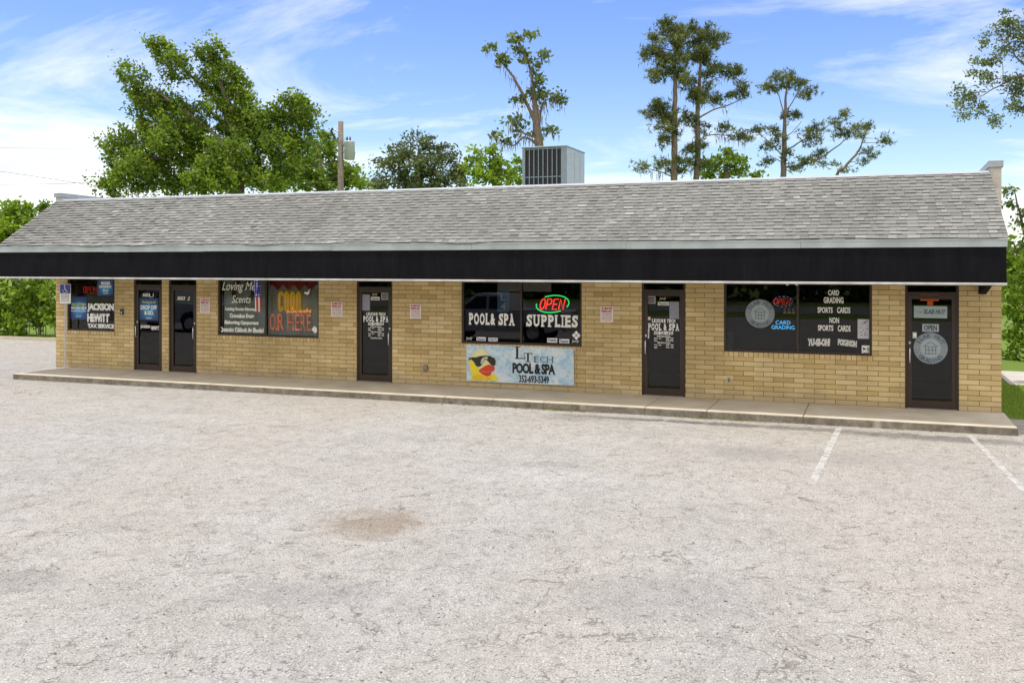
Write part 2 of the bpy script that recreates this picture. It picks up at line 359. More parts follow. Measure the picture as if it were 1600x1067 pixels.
def glass_mat(name='tinted_glass', tint=(.62, .62, .60), f0=.046):
    m = Mat(name); t = m.t; out = m.n['Material Output']
    tr = m.n.new('ShaderNodeBsdfTransparent'); tr.inputs[0].default_value = (*tint, 1)
    gl = m.n.new('ShaderNodeBsdfGlossy'); gl.inputs['Roughness'].default_value = .012; gl.inputs['Color'].default_value = (.9, .92, .95, 1)
    lw = m.n.new('ShaderNodeFresnel'); lw.inputs[0].default_value = 1.5
    f = m.math('ADD', m.math('MULTIPLY', lw.outputs[0], .9), f0 - .04)
    ms = m.n.new('ShaderNodeMixShader'); m.l.new(f, ms.inputs[0]); m.l.new(tr.outputs[0], ms.inputs[1]); m.l.new(gl.outputs[0], ms.inputs[2]); m.l.new(ms.outputs[0], out.inputs[0])
    bn = m.noise(m.co('Object', scale=(1, 1, .6)), 1.4, 1); b = m.n.new('ShaderNodeBump'); b.inputs['Strength'].default_value = .04; b.inputs['Distance'].default_value = .02
    m.l.new(bn, b.inputs['Height']); m.l.new(b.outputs[0], gl.inputs['Normal']); return m.m
def leaf_mat(name, dark, light, trans=.35):
    m = Mat(name, rough=.6, spec=.25); a = m.n.new('ShaderNodeAttribute'); a.attribute_name = 'tone'
    c = m.ramp(a.outputs['Fac'], [(0, dark), (1, light)])
    m.col(c); tl = m.n.new('ShaderNodeBsdfTranslucent'); m.l.new(m.mix(.5, c, (light[0]*1.2, light[1]*1.3, light[2])), tl.inputs[0])
    ms = m.n.new('ShaderNodeMixShader'); ms.inputs[0].default_value = trans
    m.l.new(m.b.outputs[0], ms.inputs[1]); m.l.new(tl.outputs[0], ms.inputs[2]); m.l.new(ms.outputs[0], m.n['Material Output'].inputs[0]); return m.m
def bark_mat(name, a, b):
    m = Mat(name, rough=.95, spec=.1); m.col(m.ramp(m.noise(m.co('Object', scale=(1, 1, .25)), 14, 6, .7), [(.3, a), (.7, b)])); m.bump(m.noise(m.co('Object', scale=(1, 1, .25)), 20, 5), .8, .03); return m.m
M_lot, M_grass, M_walk, M_curb, M_sh, M_paint = lot_mat(), grass_mat(), walk_mat(), curb_mat(), shingle_mat(), paint_mat('worn_white_paint', .0)
M_paint2 = paint_mat('faint_white_paint', .035)
M_glass = glass_mat()
M_bronze = simple('dark_bronze_aluminium', (.050, .032, .024), .38, .2, .5)
def valance_mat():
    m = Mat('black_fabric', rough=.75, spec=.08); v = m.co('Object', scale=(2.2, 1, .35)); u = m.co('Object')
    c = m.ramp(m.noise(v, 2.4, 6, .65), [(.3, (.0045, .0045, .0065)), (.7, (.010, .0098, .0115))])
    c = m.mix(m.ramp(m.noise(m.co('Object', scale=(.8, 1, .12)), 6, 5, .7), [(.60, 0), (.78, .35)]), c, (.035, .034, .034)); m.col(c)
    m.bump(m.noise(m.co('Object', scale=(1, 1, .25)), 2.6, 3), .25, .05); return m.m
M_black = valance_mat()
M_white = simple('white_vinyl', (.88, .87, .83), .6, var=.04)
M_fascia = simple('fascia_paint', (.42, .47, .465), .55, var=.18, scale=1.8)
M_trim = simple('trim_paint', (.50, .49, .47), .6, var=.25, scale=3)
M_metal = simple('galvanised', (.52, .53, .53), .45, .6, var=.12)
M_cap = simple('metal_coping', (.36, .40, .42), .5, .3, var=.12)
M_soffit = simple('soffit_board', (.62, .58, .50), .8, var=.08)
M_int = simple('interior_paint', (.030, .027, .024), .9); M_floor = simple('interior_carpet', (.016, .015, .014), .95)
M_stucco = simple('parapet_stucco', (.56, .52, .47), .95, var=.10, scale=9, bump=.4)
M_red = simple('red_ink', (.42, .03, .035), .6, var=.06); M_blk = simple('black_ink', (.012, .012, .014), .5, var=.1)
M_blue = simple('sign_blue', (.035, .055, .30), .5, var=.06)
M_steel = simple('brushed_steel', (.60, .59, .57), .3, .9, var=.06)
M_roofm = simple('roof_membrane', (.50, .50, .49), .8)
M_dkgrey = simple('dark_grey_plastic', (.05, .05, .055), .5); M_gold = simple('gold_metal', (.55, .36, .10), .35, .8)
M_paper = simple('paper', (.30, .30, .36), .8, var=.12, scale=20)

# ================================================================ ground
def sheet(name, x0, x1, y0, y1, z, mat):
    return tag(MB().quad((x0, y0, z), (x1, y0, z), (x1, y1, z), (x0, y1, z)).build(name, mat), kind='structure')
sheet('ground', -900, 900, -900, 1200, -.012, M_grass)
lotb = MB()
lotb.quad((-60, -34, 0), (60, -34, 0), (60, .25, 0), (-60, .25, 0))
lotb.quad((-60, .25, 0), (0.05, .25, 0), (0.05, 8.0, 0), (-60, 8.0, 0))
tag(lotb.build('parking_lot', M_lot), kind='structure')
M_road = simple('road_asphalt', (.22, .22, .22), .9, var=.15, scale=2)
M_drive = simple('pale_driveway', (.52, .49, .44), .9, var=.1, scale=2)
sheet('side_driveway', 24.6, 70, 6.2, 9.6, -.004, M_drive)
sheet('street', -200, 200, -50, -40, .0, M_road)
# kerb strip at the left far edge of the lot
tag(MB().box(-60, -.3, 8.0, 8.16, -.01, .12).build('lot_kerb', M_walk), kind='structure')
# ---- sidewalk with slab joints
sw = MB(); WZ = .15; xs = [-1.55, 1.6, 5.0, 8.4]
jp = []
for px, py in ((735, 607), (808, 0), (858, 0)): pass
x = W(20.5, 579, -1.76).x; edges = [x]
for px in (330, 478, 578, 695, 770, 850, 1008, 1104, 1255):
    edges.append(W(px, 600, -1.72).x)
edges.append(W(1590.5, 668, -1.76).x)
rng = random.Random(4)
for a, b in zip(edges[:-1], edges[1:]):
    sw.bev(a + .006, b - .006, -1.75, 0.02, -.05, WZ + rng.uniform(-.002, .002), .012)
sidewalk = tag(sw.build('sidewalk', [M_walk]), kind='structure')
kb = MB()
for a, b in zip(edges[:-1], edges[1:]):
    kb.bev(a + .004, b - .004, -1.765 - rng.uniform(0, .008), -1.7505, -.05, WZ - .018, .005)
kb.box(edges[-1] - .003, edges[-1] + .004, -1.74, 0.01, -.05, WZ - .02)
tag(kb.build('kerb', M_curb), kind='structure')
# ---- painted bay lines
def line(a, b, wd, z=.004, mat=None):
    a, b = Vector((a.x, a.y, 0)), Vector((b.x, b.y, 0)); d = (b - a).normalized(); n = Vector((-d.y, d.x, 0)) * wd / 2
    return tag(MB().quad((*(a - n).xy, z), (*(a + n).xy, z), (*(b + n).xy, z), (*(b - n).xy, z)).build('bay_line', mat or M_paint), kind='structure')
line(G(1311, 669), G(1268, 757), .105); line(G(1514, 679), G(1606, 772), .095); line(G(1050, 653), G(997, 673), .10, mat=M_paint2)
line(G(800, 641), G(745, 656), .09, mat=M_paint2)

# ================================================================ the building
L, YB, ZW = 23.7, 12.0, 2.62
B = thing('strip_building', 'long tan brick strip building with grey shingle mansard roof and black valance', 'building', (L/2, 0, 0))
BO = (L/2, 0, 0)
class BM(MB):
    def build(s, name, mat, parent=None, off=BO, tone=False): return MB.build(s, name, mat, parent, off, tone)
def xz(px0, px1, py): return W(px0, py).x, W(px1, py).x
# openings: kind, x0, x1, sill height
ops = []
def opening(kind, px0, px1, pyb):
    a, b = W(px0, 500).x, W(px1, 500).x; z0 = W((px0+px1)/2, pyb).z if kind == 'w' else WZ
    ops.append((kind, a, b, z0)); return (a, b, z0)
oW1 = opening('w', 105, 179, 517); oD1 = opening('d', 209, 253, 0); oD2 = opening('d', 263.5, 307, 0); oW2 = opening('w', 340, 498, 526)
oD3 = opening('d', 557, 613, 0); oW3 = opening('w', 721, 909, 539); oD4 = opening('d', 1002.5, 1071, 0); oW4 = opening('w', 1131, 1362.5, 552.5); oD5 = opening('d', 1414, 1498.5, 0)
wl = BM(); cur = 0.0
for k, a, b, z0 in ops:
    wl.box(cur, a, 0, .22, -.1, ZW)
    if k == 'w': wl.box(a, b, 0, .22, -.1, z0 - .10)
    cur = b
wl.box(cur, L, 0, .22, -.1, ZW); wl.box(0, L, 0, .22, ZW, 4.5)
wl.box(0, .22, .22, YB, -.1, 4.5); wl.box(L - .22, L, .22, YB, -.1, 4.5); wl.box(.22, L - .22, YB - .22, YB, -.1, 4.5)
wl.build('wall', M_brick, B)
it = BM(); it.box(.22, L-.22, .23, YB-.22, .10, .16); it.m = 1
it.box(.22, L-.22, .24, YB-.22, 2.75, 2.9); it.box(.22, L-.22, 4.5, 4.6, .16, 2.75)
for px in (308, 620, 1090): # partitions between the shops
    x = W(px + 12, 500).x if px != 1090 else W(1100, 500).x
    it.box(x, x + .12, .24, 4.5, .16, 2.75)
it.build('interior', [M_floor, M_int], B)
# rowlock sills
for k, a, b, z0 in ops:
    if k == 'w': BM().bev(a - .02, b + .02, -.022, .22, z0 - .1005, z0 - .002, .006).build('sill', M_row, B)
# parapets and flat roof
for x0, s in ((0, 1), (L - .2, -1)):
    p = BM(); zf, zb = 4.96, 4.72
    v = [(x0, -.006, 3.1), (x0+.2, -.006, 3.1), (x0+.2, YB, 4.3), (x0, YB, 4.3), (x0, -.006, zf), (x0+.2, -.006, zf), (x0+.2, YB, zb), (x0, YB, zb)]
    p.add(v, [(0,3,2,1),(4,5,6,7),(0,1,5,4),(1,2,6,5),(2,3,7,6),(3,0,4,7)])
    pp = p.build('parapet', M_stucco, B)
    c = BM(); e = .03
    def slab(xa, xb, za, zb_, th):
        c.add([(xa, -.05, za), (xb, -.05, za), (xb, YB, zb_), (xa, YB, zb_), (xa, -.05, za+th), (xb, -.05, za+th), (xb, YB, zb_+th), (xa, YB, zb_+th)],
              [(0,3,2,1),(4,5,6,7),(0,1,5,4),(1,2,6,5),(2,3,7,6),(3,0,4,7)])
    slab(x0 - e, x0 + .2 + e, zf, zb, .03); slab(x0 - e, x0 - e + .012, zf - .09, zb - .09, .09); slab(x0 + .2 + e - .012, x0 + .2 + e, zf - .09, zb - .09, .09)
    c.box(x0 - e + .013, x0 + .2 + e - .013, -.05, -.038, zf - .09, zf - .001)
    c.build('coping', M_cap, pp, off=BO)
BM().box(.2, L - .2, .12, YB, 4.40, 4.52).build('flat_roof', M_roofm, B)
# mansard
EY, EZ, RY, RZ = -1.80, 3.47, -.03, 4.77
XL0, XR0, XL1, XR1 = -.10, L - .11, .10, L - .215       # eave ends, ridge ends
dk = BM()
a, b, c, d = (XL0, EY, EZ - .02), (XR0, EY, EZ - .02), (XR1, RY, RZ - .02), (XL1, RY, RZ - .02)
e, f, g, h = (XL0, EY, EZ - .14), (XR0, EY, EZ - .14), (XR1, RY, EZ - .14), (XL1, RY, EZ - .14)
dk.add([a, b, c, d, e, f, g, h], [(0,1,2,3), (4,7,6,5), (0,4,5,1), (1,5,6,2), (2,6,7,3), (3,7,4,0)])
roof = dk.build('roof', M_stucco, B)
shg = BM(); rows = 19; rng = random.Random(11)
up = Vector((0, RY - EY, RZ - EZ)); SL = up.length; up.normalize(); nrm = Vector((0, -up.z, up.y))
ex = SL / rows
for r in range(rows):
    d0, d1 = r * ex - (.03 if r == 0 else 0), (r + 1) * ex + .02
    xa = XL0 + (XL1 - XL0) * r / rows - .02; xb = XR0 + (XR1 - XR0) * r / rows + .015
    x = xa; kind = 0
    while x < xb:
        kind = 1 - kind
        wd = rng.uniform(.11, .22) if kind else rng.uniform(.10, .24)
        x2 = min(x + wd, xb)
        if xb - x2 < .06: x2 = xb
        th = .020 if kind else .013
        th += rng.uniform(-.0015, .003); dd = rng.uniform(-.004, .004)
        if x < 9: dd += .008 * math.sin(x * 5.1 + r * 2.3); th += .006 * (1 + math.sin(x * 7 + r * 1.9)) * max(0, (9 - x) / 9)
        A = Vector((0, EY, EZ)) + up * (d0 + dd); C2 = Vector((0, EY, EZ)) + up * d1
        p0, p1 = A + nrm * th, C2 + nrm * .003; q0, q1 = A - nrm * .004, C2 - nrm * .006
        shg.t = min(1, max(0, rng.gauss(.55 if kind else .40, .14)))
        g2 = .0015
        shg.add([(x+g2, p0.y, p0.z), (x2-g2, p0.y, p0.z), (x2-g2, p1.y, p1.z), (x+g2, p1.y, p1.z), (x+g2, q0.y, q0.z), (x2-g2, q0.y, q0.z), (x2-g2, q1.y, q1.z), (x+g2, q1.y, q1.z)],
                [(0,1,2,3), (5,6,2,1), (7,4,0,3)])
        shg.m = 1; shg.add([(x+g2, q0.y, q0.z), (x2-g2, q0.y, q0.z), (x2-g2, p0.y, p0.z), (x+g2, p0.y, p0.z)], [(0,1,2,3)]); shg.m = 0
        x = x2
shg.build('shingles', [M_sh, simple('shingle_butt_shade', (.045, .045, .042), .95)], roof, off=BO, tone=True)  # butt faces coloured dark to draw in the shadow line under each course
# ridge flashing, fascia, valance, trim
BM().add([(XL1, RY-.10, RZ-.035), (XR1, RY-.10, RZ-.035), (XR1, RY+.02, RZ+.055), (XL1, RY+.02, RZ+.055), (XL1, RY+.20, RZ+.03), (XR1, RY+.20, RZ+.03)], [(0,1,2,3), (3,2,5,4)]) if 0 else None
rc = BM()
rc.add([(XL1, RY-.045, RZ-.01), (XR1, RY-.045, RZ-.01), (XR1, RY+.02, RZ+.035), (XL1, RY+.02, RZ+.035), (XL1, RY+.25, RZ+.03), (XR1, RY+.25, RZ+.03), (XL1, RY+.25, RZ-.3), (XR1, RY+.25, RZ-.3)], [(0,1,2,3), (3,2,5,4), (4, 5, 7, 6)])
rc.build('ridge_flashing', simple('white_flashing', (.36, .39, .42), .5, .2, var=.08, scale=2), B)
fa = BM(); rng = random.Random(2); x = XL0
while x < XR0:
    x2 = min(x + rng.uniform(3.0, 3.6), XR0)
    if XR0 - x2 < 1: x2 = XR0
    dz = rng.uniform(-.004, .004); fa.bev(x + .002, x2 - .002, EY - .035, EY - .001, EZ - .165 + dz, EZ - .012 + dz, .004); x = x2
fa.box(XL0, XR0, EY-.05, EY-.036, EZ-.045, EZ-.014)
fa.build('fascia', M_fascia, B)
VX0, VX1, VZ0, VZ1 = XL0 + .06, XR0 - .02, 2.675, EZ - .16
va = BM(); n = 60
def wob(i): return .006 * math.sin(i * 1.7) + .004 * math.sin(i * 3.1)
vs = []
for i in range(n + 1):
    x = VX0 + (VX1 - VX0) * i / n
    vs += [(x, EY - .02 + wob(i) * .3, VZ1), (x, EY - .045 + wob(i), (VZ0 + VZ1) / 2), (x, EY - .05, VZ0)]
va.smooth = True
va.add(vs, [(3*i, 3*i+1, 3*i+4, 3*i+3) for i in range(n)] + [(3*i+1, 3*i+2, 3*i+5, 3*i+4) for i in range(n)])
va.smooth = False
va.box(VX1 - .015, VX1 - .003, EY - .02, -.01, VZ0 - .02, VZ1); va.box(VX0 + .003, VX0 + .015, EY - .02, -.01, VZ0 - .02, VZ1)
va.build('valance', M_black, B)
BM().bev(VX0 - .03, VX1 + .01, EY - .07, EY - .02, VZ0 - .045, VZ0 - .001, .008).build('valance_rail', M_trim, B)
BM().box(VX0, VX1, EY - .015, -.002, 2.74, 2.77).build('soffit', M_soffit, B)
# dark brace panel at the right end, under the valance
br = BM(); br.add([(L - .40, -.01, 2.735), (L - .30, EY + .02, 2.735), (L - .40, -.01, 2.42), (L-.27, -.01, 2.735), (L-.27, EY + .02, 2.735), (L-.27, -.01, 2.42)], [(0,1,2), (3,5,4), (1,4,5,2), (0,2,5,3), (0,3,4,1)])
br.build('end_brace', M_black, B)

# ---- doors and windows
def frame(mb, a, b, z0, z1, wd, y0, y1, bottom=True):
    mb.box(a, a + wd, y0, y1, z0, z1); mb.box(b - wd, b, y0, y1, z0, z1); mb.box(a + wd, b - wd, y0, y1, z1 - wd, z1)
    if bottom: mb.box(a + wd, b - wd, y0, y1, z0, z0 + wd)
GY = .075           # glass plane of windows
TY = GY - .004      # lettering plane
DG = .066; DT = DG - .004
def window(o, mull_px=None):
    _, a, b, z0 = ('w',) + tuple(o)
    wr = BM(); frame(wr, a + .001, b - .001, z0, ZW - .001, .045, .03, .12)
    if mull_px: m = W(mull_px, 500, .03).x; wr.box(m - .022, m + .022, .033, .117, z0 + .045, ZW - .046)
    w_ = wr.build('window', M_bronze, B)
    w_['label'] = 'dark bronze shop window frame'
    BM().quad((a + .03, GY, z0 + .03), (b - .03, GY, z0 + .03), (b - .03, GY, ZW - .03), (a + .03, GY, ZW - .03)).build('pane', M_glass, w_, off=BO)
    return w_
def door(o, handle, leaf_top=2.40):
    a, b, _ = o; dr = BM(); frame(dr, a + .001, b - .001, WZ, ZW - .001, .045, .02, .13, False)
    dr.box(a + .046, b - .046, .02, .13, leaf_top, leaf_top + .05)
    f_ = dr.build('door', M_bronze, B)
    BM().quad((a+.04, .08, leaf_top+.05), (b-.04, .08, leaf_top+.05), (b-.04, .08, ZW-.04), (a+.04, .08, ZW-.04)).build('transom', M_glass, f_, off=BO)
    lf = BM(); x0, x1 = a + .050, b - .050
    lf.box(x0, x0+.075, .035, .085, WZ+.012, leaf_top-.004); lf.box(x1-.075, x1, .035, .085, WZ+.012, leaf_top-.004)
    lf.box(x0+.075, x1-.075, .035, .085, leaf_top-.09, leaf_top-.004); lf.box(x0+.075, x1-.075, .035, .085, WZ+.012, WZ+.16)
    lf.build('leaf', M_bronze, f_, off=BO)
    BM().quad((x0+.07, DG, WZ+.15), (x1-.07, DG, WZ+.15), (x1-.07, DG, leaf_top-.085), (x0+.07, DG, leaf_top-.085)).build('pane', M_glass, f_, off=BO)
    hx = x0 + .038 if handle == 'l' else x1 - .038
    hb = BM(); hb.tube([(hx, .03, 1.05), (hx, -.03, 1.05), (hx, -.035, 1.08), (hx, -.035, 1.32), (hx, -.03, 1.35), (hx, .03, 1.35)], .011, 8); hb.bev(hx-.018, hx+.018, .027, .034, 1.42, 1.47, .002)
    hb.build('handle', M_steel, f_, off=BO)
    BM().box(a + .046, b - .046, -.03, .12, WZ, WZ + .010).build('threshold', M_steel, f_, off=BO)
    return f_
w1 = window(oW1); w2 = window(oW2, 415); w3 = window(oW3, 814); w4 = window(oW4, 1246.5)
d1 = door(oD1, 'l'); d2 = door(oD2, 'r'); d3 = door(oD3, 'r'); d4 = door(oD4, 'l'); d5 = door(oD5, 'l')
for q, s in ((d1, 'dark bronze glass door with a blue poster'), (d2, 'dark bronze glass door with slanted house number'), (d3, 'dark bronze glass door with white lettering and grey notice'),
             (d4, 'dark bronze glass door with white lettering and round sticker'), (d5, 'dark bronze glass door with round grey decal')): q['label'] = s
def lettering(parent, mb, mat=None, name='lettering'):
    marks = [k for k in getattr(mb, 'marks', []) if k[0] > 0 or k[1] > 0]; st = [(0, 0)] + marks + [(len(mb.v), len(mb.f))]
    for (v0, f0), (v1, f1) in zip(st[:-1], st[1:]):
        if f1 <= f0: continue
        q = BM(); q.v = mb.v[v0:v1]; q.f = [tuple(i - v0 for i in f) for f in mb.f[f0:f1]]; q.tone = mb.tone[f0:f1]; q.mi = mb.mi[f0:f1]; q.sm = mb.sm[f0:f1]
        q.build(name, mat or M_white, parent, off=BO)
class LT(BM):          # every line of lettering becomes a part of its own
    def mark(s): s.__dict__.setdefault('marks', []).append((len(s.v), len(s.f)))
    def wtext(s, *a, **k): s.mark(); return BM.wtext(s, *a, **k)
SLAB = dict(bold=.035)
def slab(mb, st, px0, px1, py0, py1, Y, bold=.035):     # wide slab-serif lettering: bold capitals with square feet
    a, b = W(px0, (py0+py1)/2, Y).x, W(px1, (py0+py1)/2, Y).x; zc = W((px0+px1)/2, py0, Y).z; zb = W((px0+px1)/2, py1, Y).z
    h = zc - zb; wts = {'I': .45, ' ': .45, '&': .95, 'L': .85, 'U': 1.05, 'O': 1.0, 'A': 1.05}
    tot = sum(wts.get(ch, .9) for ch in st); x = a; k = (b - a) / tot; t = h * .13
    for ch in st:
        wd = wts.get(ch, .9) * k
        if ch != ' ':
            x0, x1 = x + wd * .07, x + wd * .93
            feet = {'P': [(.0, .58, 0), (-.0, .3, 1)], 'L': [(0, .55, 1), (0, .5, 0)], 'A': [(-.05, .38, 0), (.62, 1.05, 0), (.25, .6, 1)], 'U': [(-.06, .42, 1), (.58, 1.06, 1)],
                    'I': [(-.1, 1.1, 0), (-.1, 1.1, 1)], 'E': [(-.06, .3, 0), (-.06, .3, 1)], 'S': [(0, .14, 2), (.86, 1, 3)]}.get(ch, [])
            ins = .28 if ch == 'I' else (.07 if feet else 0)
            ww = x1 - x0
            mb.text(ch, x0 + ww * ins, x1 - ww * (ins if ch in 'AUI' else 0), zb, zc, Y, bold=bold)
            for u0, u1, top in feet:
                if top == 0: mb.poly([(x0+ww*u0, zb), (x0+ww*u1, zb), (x0+ww*u1, zb+t), (x0+ww*u0, zb+t)], Y - .0012)
                elif top == 1: mb.poly([(x0+ww*u0, zc-t), (x0+ww*u1, zc-t), (x0+ww*u1, zc), (x0+ww*u0, zc)], Y - .0012)
                elif top == 2: mb.poly([(x0+ww*u0, zb), (x0+ww*u1, zb), (x0+ww*u1, zb+h*.34), (x0+ww*u0, zb+h*.34)], Y - .0012)
                else: mb.poly([(x0+ww*u0, zc-h*.34), (x0+ww*u1, zc-h*.34), (x0+ww*u1, zc), (x0+ww*u0, zc)], Y - .0012)
        x += wd
# window 1
m = LT(); m.wtext('JACKSON', 136.3, 178, 474, 488, TY, bold=.065, space=.95); m.wtext('HEWITT', 136.3, 171, 490, 503.5, TY, bold=.065, space=.95)
m.wtext('TAX SERVICE', 137, 178.5, 506, 513, TY, bold=.06); lettering(w1, m)
# door 1, 2
m = LT(); m.wtext('5053_1', 223, 240, 458.5, 464.5, DT, bold=.04); m.wtext('JACKSON', 219.5, 234.5, 508, 513.8, DT, bold=.05); m.wtext('HEWITT', 236, 248.5, 509.5, 515.8, DT, bold=.05); lettering(d1, m)
m = LT(); m.wtext('5053', 276.5, 289.5, 463.3, 469, DT, bold=.05, shear=.3); m.wtext('2', 292.5, 296.8, 463.5, 469.4, DT, bold=.05, shear=.3); lettering(d2, m, simple('cream_vinyl', (.72, .70, .50), .6))
# window 2
M_pale = simple('pale_vinyl', (.82, .84, .74), .6, var=.08)
m = LT(); m.wtext('Loving Me', 347, 399, 440.5, 458, TY, shear=.35, bold=.006); m.wtext('Scents', 362, 392.5, 461.5, 473.5, TY, shear=.35, bold=.006)
m.wtext('Loving Rocto Hoosan', 352, 400, 480, 487, TY, bold=.06); m.wtext('Crusadoo Esots', 359, 397, 490, 497, TY, bold=.06)
m.wtext('Blabosting Opoyortant', 351, 404, 501, 508.5, TY, bold=.06); m.wtext('Qunncio: Cddock As Shodo!', 343.5, 412, 511.5, 520.5, TY, bold=.06); lettering(w2, m, M_pale)
m = LT()
a = W(480, 457, TY)                                     # white bird sticker and leaf sticker
m.poly([(a.x-.09, a.z-.02), (a.x, a.z-.06), (a.x+.05, a.z-.03), (a.x+.09, a.z+.10), (a.x+.03, a.z+.03), (a.x-.01, a.z), (a.x-.06, a.z+.02)], TY)
a = W(491, 515, TY); m.mark(); m.poly([(a.x-.08, a.z), (a.x, a.z+.09), (a.x+.07, a.z+.05), (a.x+.08, a.z-.04), (a.x+.03, a.z-.10)], TY)
lettering(w2, m, M_white, 'sticker')
M_rust = simple('rust_red_vinyl', (.70, .17, .07), .6, var=.35, scale=5)
m = BM()
for ch, p0, p1 in (('O', 422, 430), ('U', 430.5, 434), ('R', 434.5, 443), ('H', 449, 459), ('E', 461, 468.5), ('R', 470, 477.5), ('E', 479.5, 485.5)):
    m.wtext(ch, p0, p1, 490 + (p0-422)*.02, 516 + (p0-422)*.02, TY, bold=.0)
lettering(w2, m, M_rust)
# vertical blinds behind window 2
bl = BM(); rng = random.Random(5); a, b, z0 = oW2; x = a + .06
while x < b - .1:
    q = rng.uniform(-.2, .25); bl.quad((x, .19 + .02*q, z0 + .03), (x + .085, .215 - .04*q, z0 + .03), (x + .085, .215 - .04*q, 2.6), (x, .19 + .02*q, 2.6)); x += .089
bl.build('blinds', simple('blind_vane', (.50, .58, .53), .8, var=.25, scale=2), w2, off=BO)
# door 3, 4 lettering
def pool_door(dd, cx, s, dy):
    m = BM(); u = lambda v: cx + v * s
    slab(m, 'LEISURE TECH', u(-15), u(15), dy + 0, dy + 4.6 * s, DT, .05)
    slab(m, 'POOL & SPA', u(-20), u(20), dy + 5.6 * s, dy + 14.6 * s, DT, .045)
    slab(m, '352-693-5349', u(-12.4), u(12.4), dy + 15.4 * s, dy + 20.0 * s, DT, .04)
    for i, (t, a, b, y) in enumerate((('SUPPLIES HOURS', -8.6, 8.8, 21.2), ('Mon - Fri', -12, -3, 23.6), ('9AM - 5PM', 3, 12.4, 23.6), ('Sat', -12, -8, 26.4), ('9AM-2PM', 3, 12.4, 26.4),
                                        ('SERVICE HOURS', -8, 8.6, 29.2), ('Tue - Fri', -12, -3, 32), ('9AM - 4PM', 3, 12.6, 32), ('Sat', -12, -8, 35), ('9AM - 1PM', 3, 12.4, 35))):
        m.wtext(t, u(a), u(b), dy + y * s, dy + (y + 1.9) * s, DT, bold=.03)
    return m
m = pool_door(d3, 587.3, 1.0, 488.5); m.wtext('Closed Sun & Mon', 579, 597, 527, 529.3, DT, bold=.03); lettering(d3, m)
m = pool_door(d4, 1036.8, 1.23, 498.5); lettering(d4, m)
# window 3 lettering
m = LT(); slab(m, 'POOL& SPA', 732, 804.5, 489.5, 508, TY, .045); m.mark(); slab(m, 'SUPPLIES', 821.5, 903.5, 492, 511, TY, .045)
a = W(900.5, 524, TY); m.mark()
for dx, dz in ((0, .055), (0, -.055), (-.055, 0), (.055, 0)): m.poly([(a.x+dx-.048, a.z+dz), (a.x+dx, a.z+dz-.048), (a.x+dx+.048, a.z+dz), (a.x+dx, a.z+dz+.048)], TY)
m.wtext('Jandy', 728, 738, 526, 532, TY, shear=.3); m.wtext('Jandy', 893, 905, 530.5, 536.5, TY, shear=.3)
lettering(w3, m)
def logo_sticker(parent, px0, px1, py0, py1, Y, txt, col):
    a, b = W(px0, py1, Y), W(px1, py0, Y); s = BM().poly([(a.x, a.z), (b.x, a.z), (b.x, b.z), (a.x, b.z)], Y, .001).build('sticker', M_white, parent, off=BO)
    t = BM(); t.text(txt, a.x + .01, b.x - .01, a.z + .012, b.z - .012, Y - .0015, bold=.04); t.build('lettering', col, parent, off=BO)
logo_sticker(w3, 744.5, 759, 527, 532, TY, 'Taxuwor', M_blue); logo_sticker(w3, 763, 777.5, 528, 533, TY, 'Clearly', M_blue)
logo_sticker(w3, 855, 870.5, 528.5, 535, TY, 'Clearly', M_blue); logo_sticker(w3, 874, 889.5, 530, 536, TY, 'Taxuwor', M_blue)
logo_sticker(d3, 579.5, 593, 464, 469, DT, 'Taxuwor', M_blk); logo_sticker(d4, 1028, 1045, 472, 477, DT, 'Taxuwor', M_blk)
m = BM(); m.wtext('Jandy', 581, 590, 458, 462.5, DT, shear=.3, bold=.02); lettering(d3, m, simple('tan_vinyl', (.55, .5, .38), .6))
m = BM(); m.wtext('Jandy', 1030, 1041, 464.5, 469, DT, shear=.3, bold=.02); lettering(d4, m, MATS['tan_vinyl'])
def card_icon(parent, px0, px1, py0, py1, Y):      # framed square notice with bars
    a, b = W(px0, py1, Y), W(px1, py0, Y); m = BM(); m.poly([(a.x, a.z), (b.x, a.z), (b.x, b.z), (a.x, b.z)], Y, .001); m.build('notice', simple('grey_card', (.33, .33, .32), .7), parent, off=BO)
    t = BM(); h = b.z - a.z; wd = b.x - a.x
    for k in (.18, .42, .66): t.poly([(a.x+wd*.14, a.z+h*k), (b.x-wd*.14, a.z+h*k), (b.x-wd*.14, a.z+h*(k+.12)), (a.x+wd*.14, a.z+h*(k+.12))], Y - .0015)
    t.build('printed_bars', M_blk, parent, off=BO)
card_icon(d3, 595.5, 606.5, 457.5, 468.5, DT); card_icon(d4, 1010, 1024.5, 462, 474.5, DT)
# window 4 lettering
m = LT(); m.wtext('CARD', 1294, 1311, 453.2, 461.7, TY, bold=.03); m.wtext('GRADING', 1287, 1318, 464.5, 474, TY, bold=.03)
m.wtext('SPORTS', 1277.5, 1301, 480, 489, TY, bold=.03); m.wtext('CARDS', 1308, 1328.5, 480, 489.5, TY, bold=.03); m.wtext('NON', 1296, 1311, 496, 505, TY, bold=.03)
m.wtext('SPORTS', 1278, 1302, 508, 517, TY, bold=.03); m.wtext('CARDS', 1309, 1329, 508.5, 518, TY, bold=.03); lettering(w4, m)
def outlined(parent, st, px0, px1, py0, py1, tilt):   # white letter stack with black fill
    m = BM(); m.wtext(st, px0, px1, py0, py1, TY, bold=.085, tilt=tilt, shear=.1); lettering(parent, m)
    m = BM(); m.wtext(st, px0+.8, px1-.8, py0+1.2, py1-1.2, TY - .0015, bold=-.025, tilt=tilt, shear=.1); lettering(parent, m, M_blk)
outlined(w4, 'YU-GI-OH!', 1262, 1297, 529, 541, .02); outlined(w4, 'POKéMON', 1309, 1339, 529.5, 539.5, -.10)
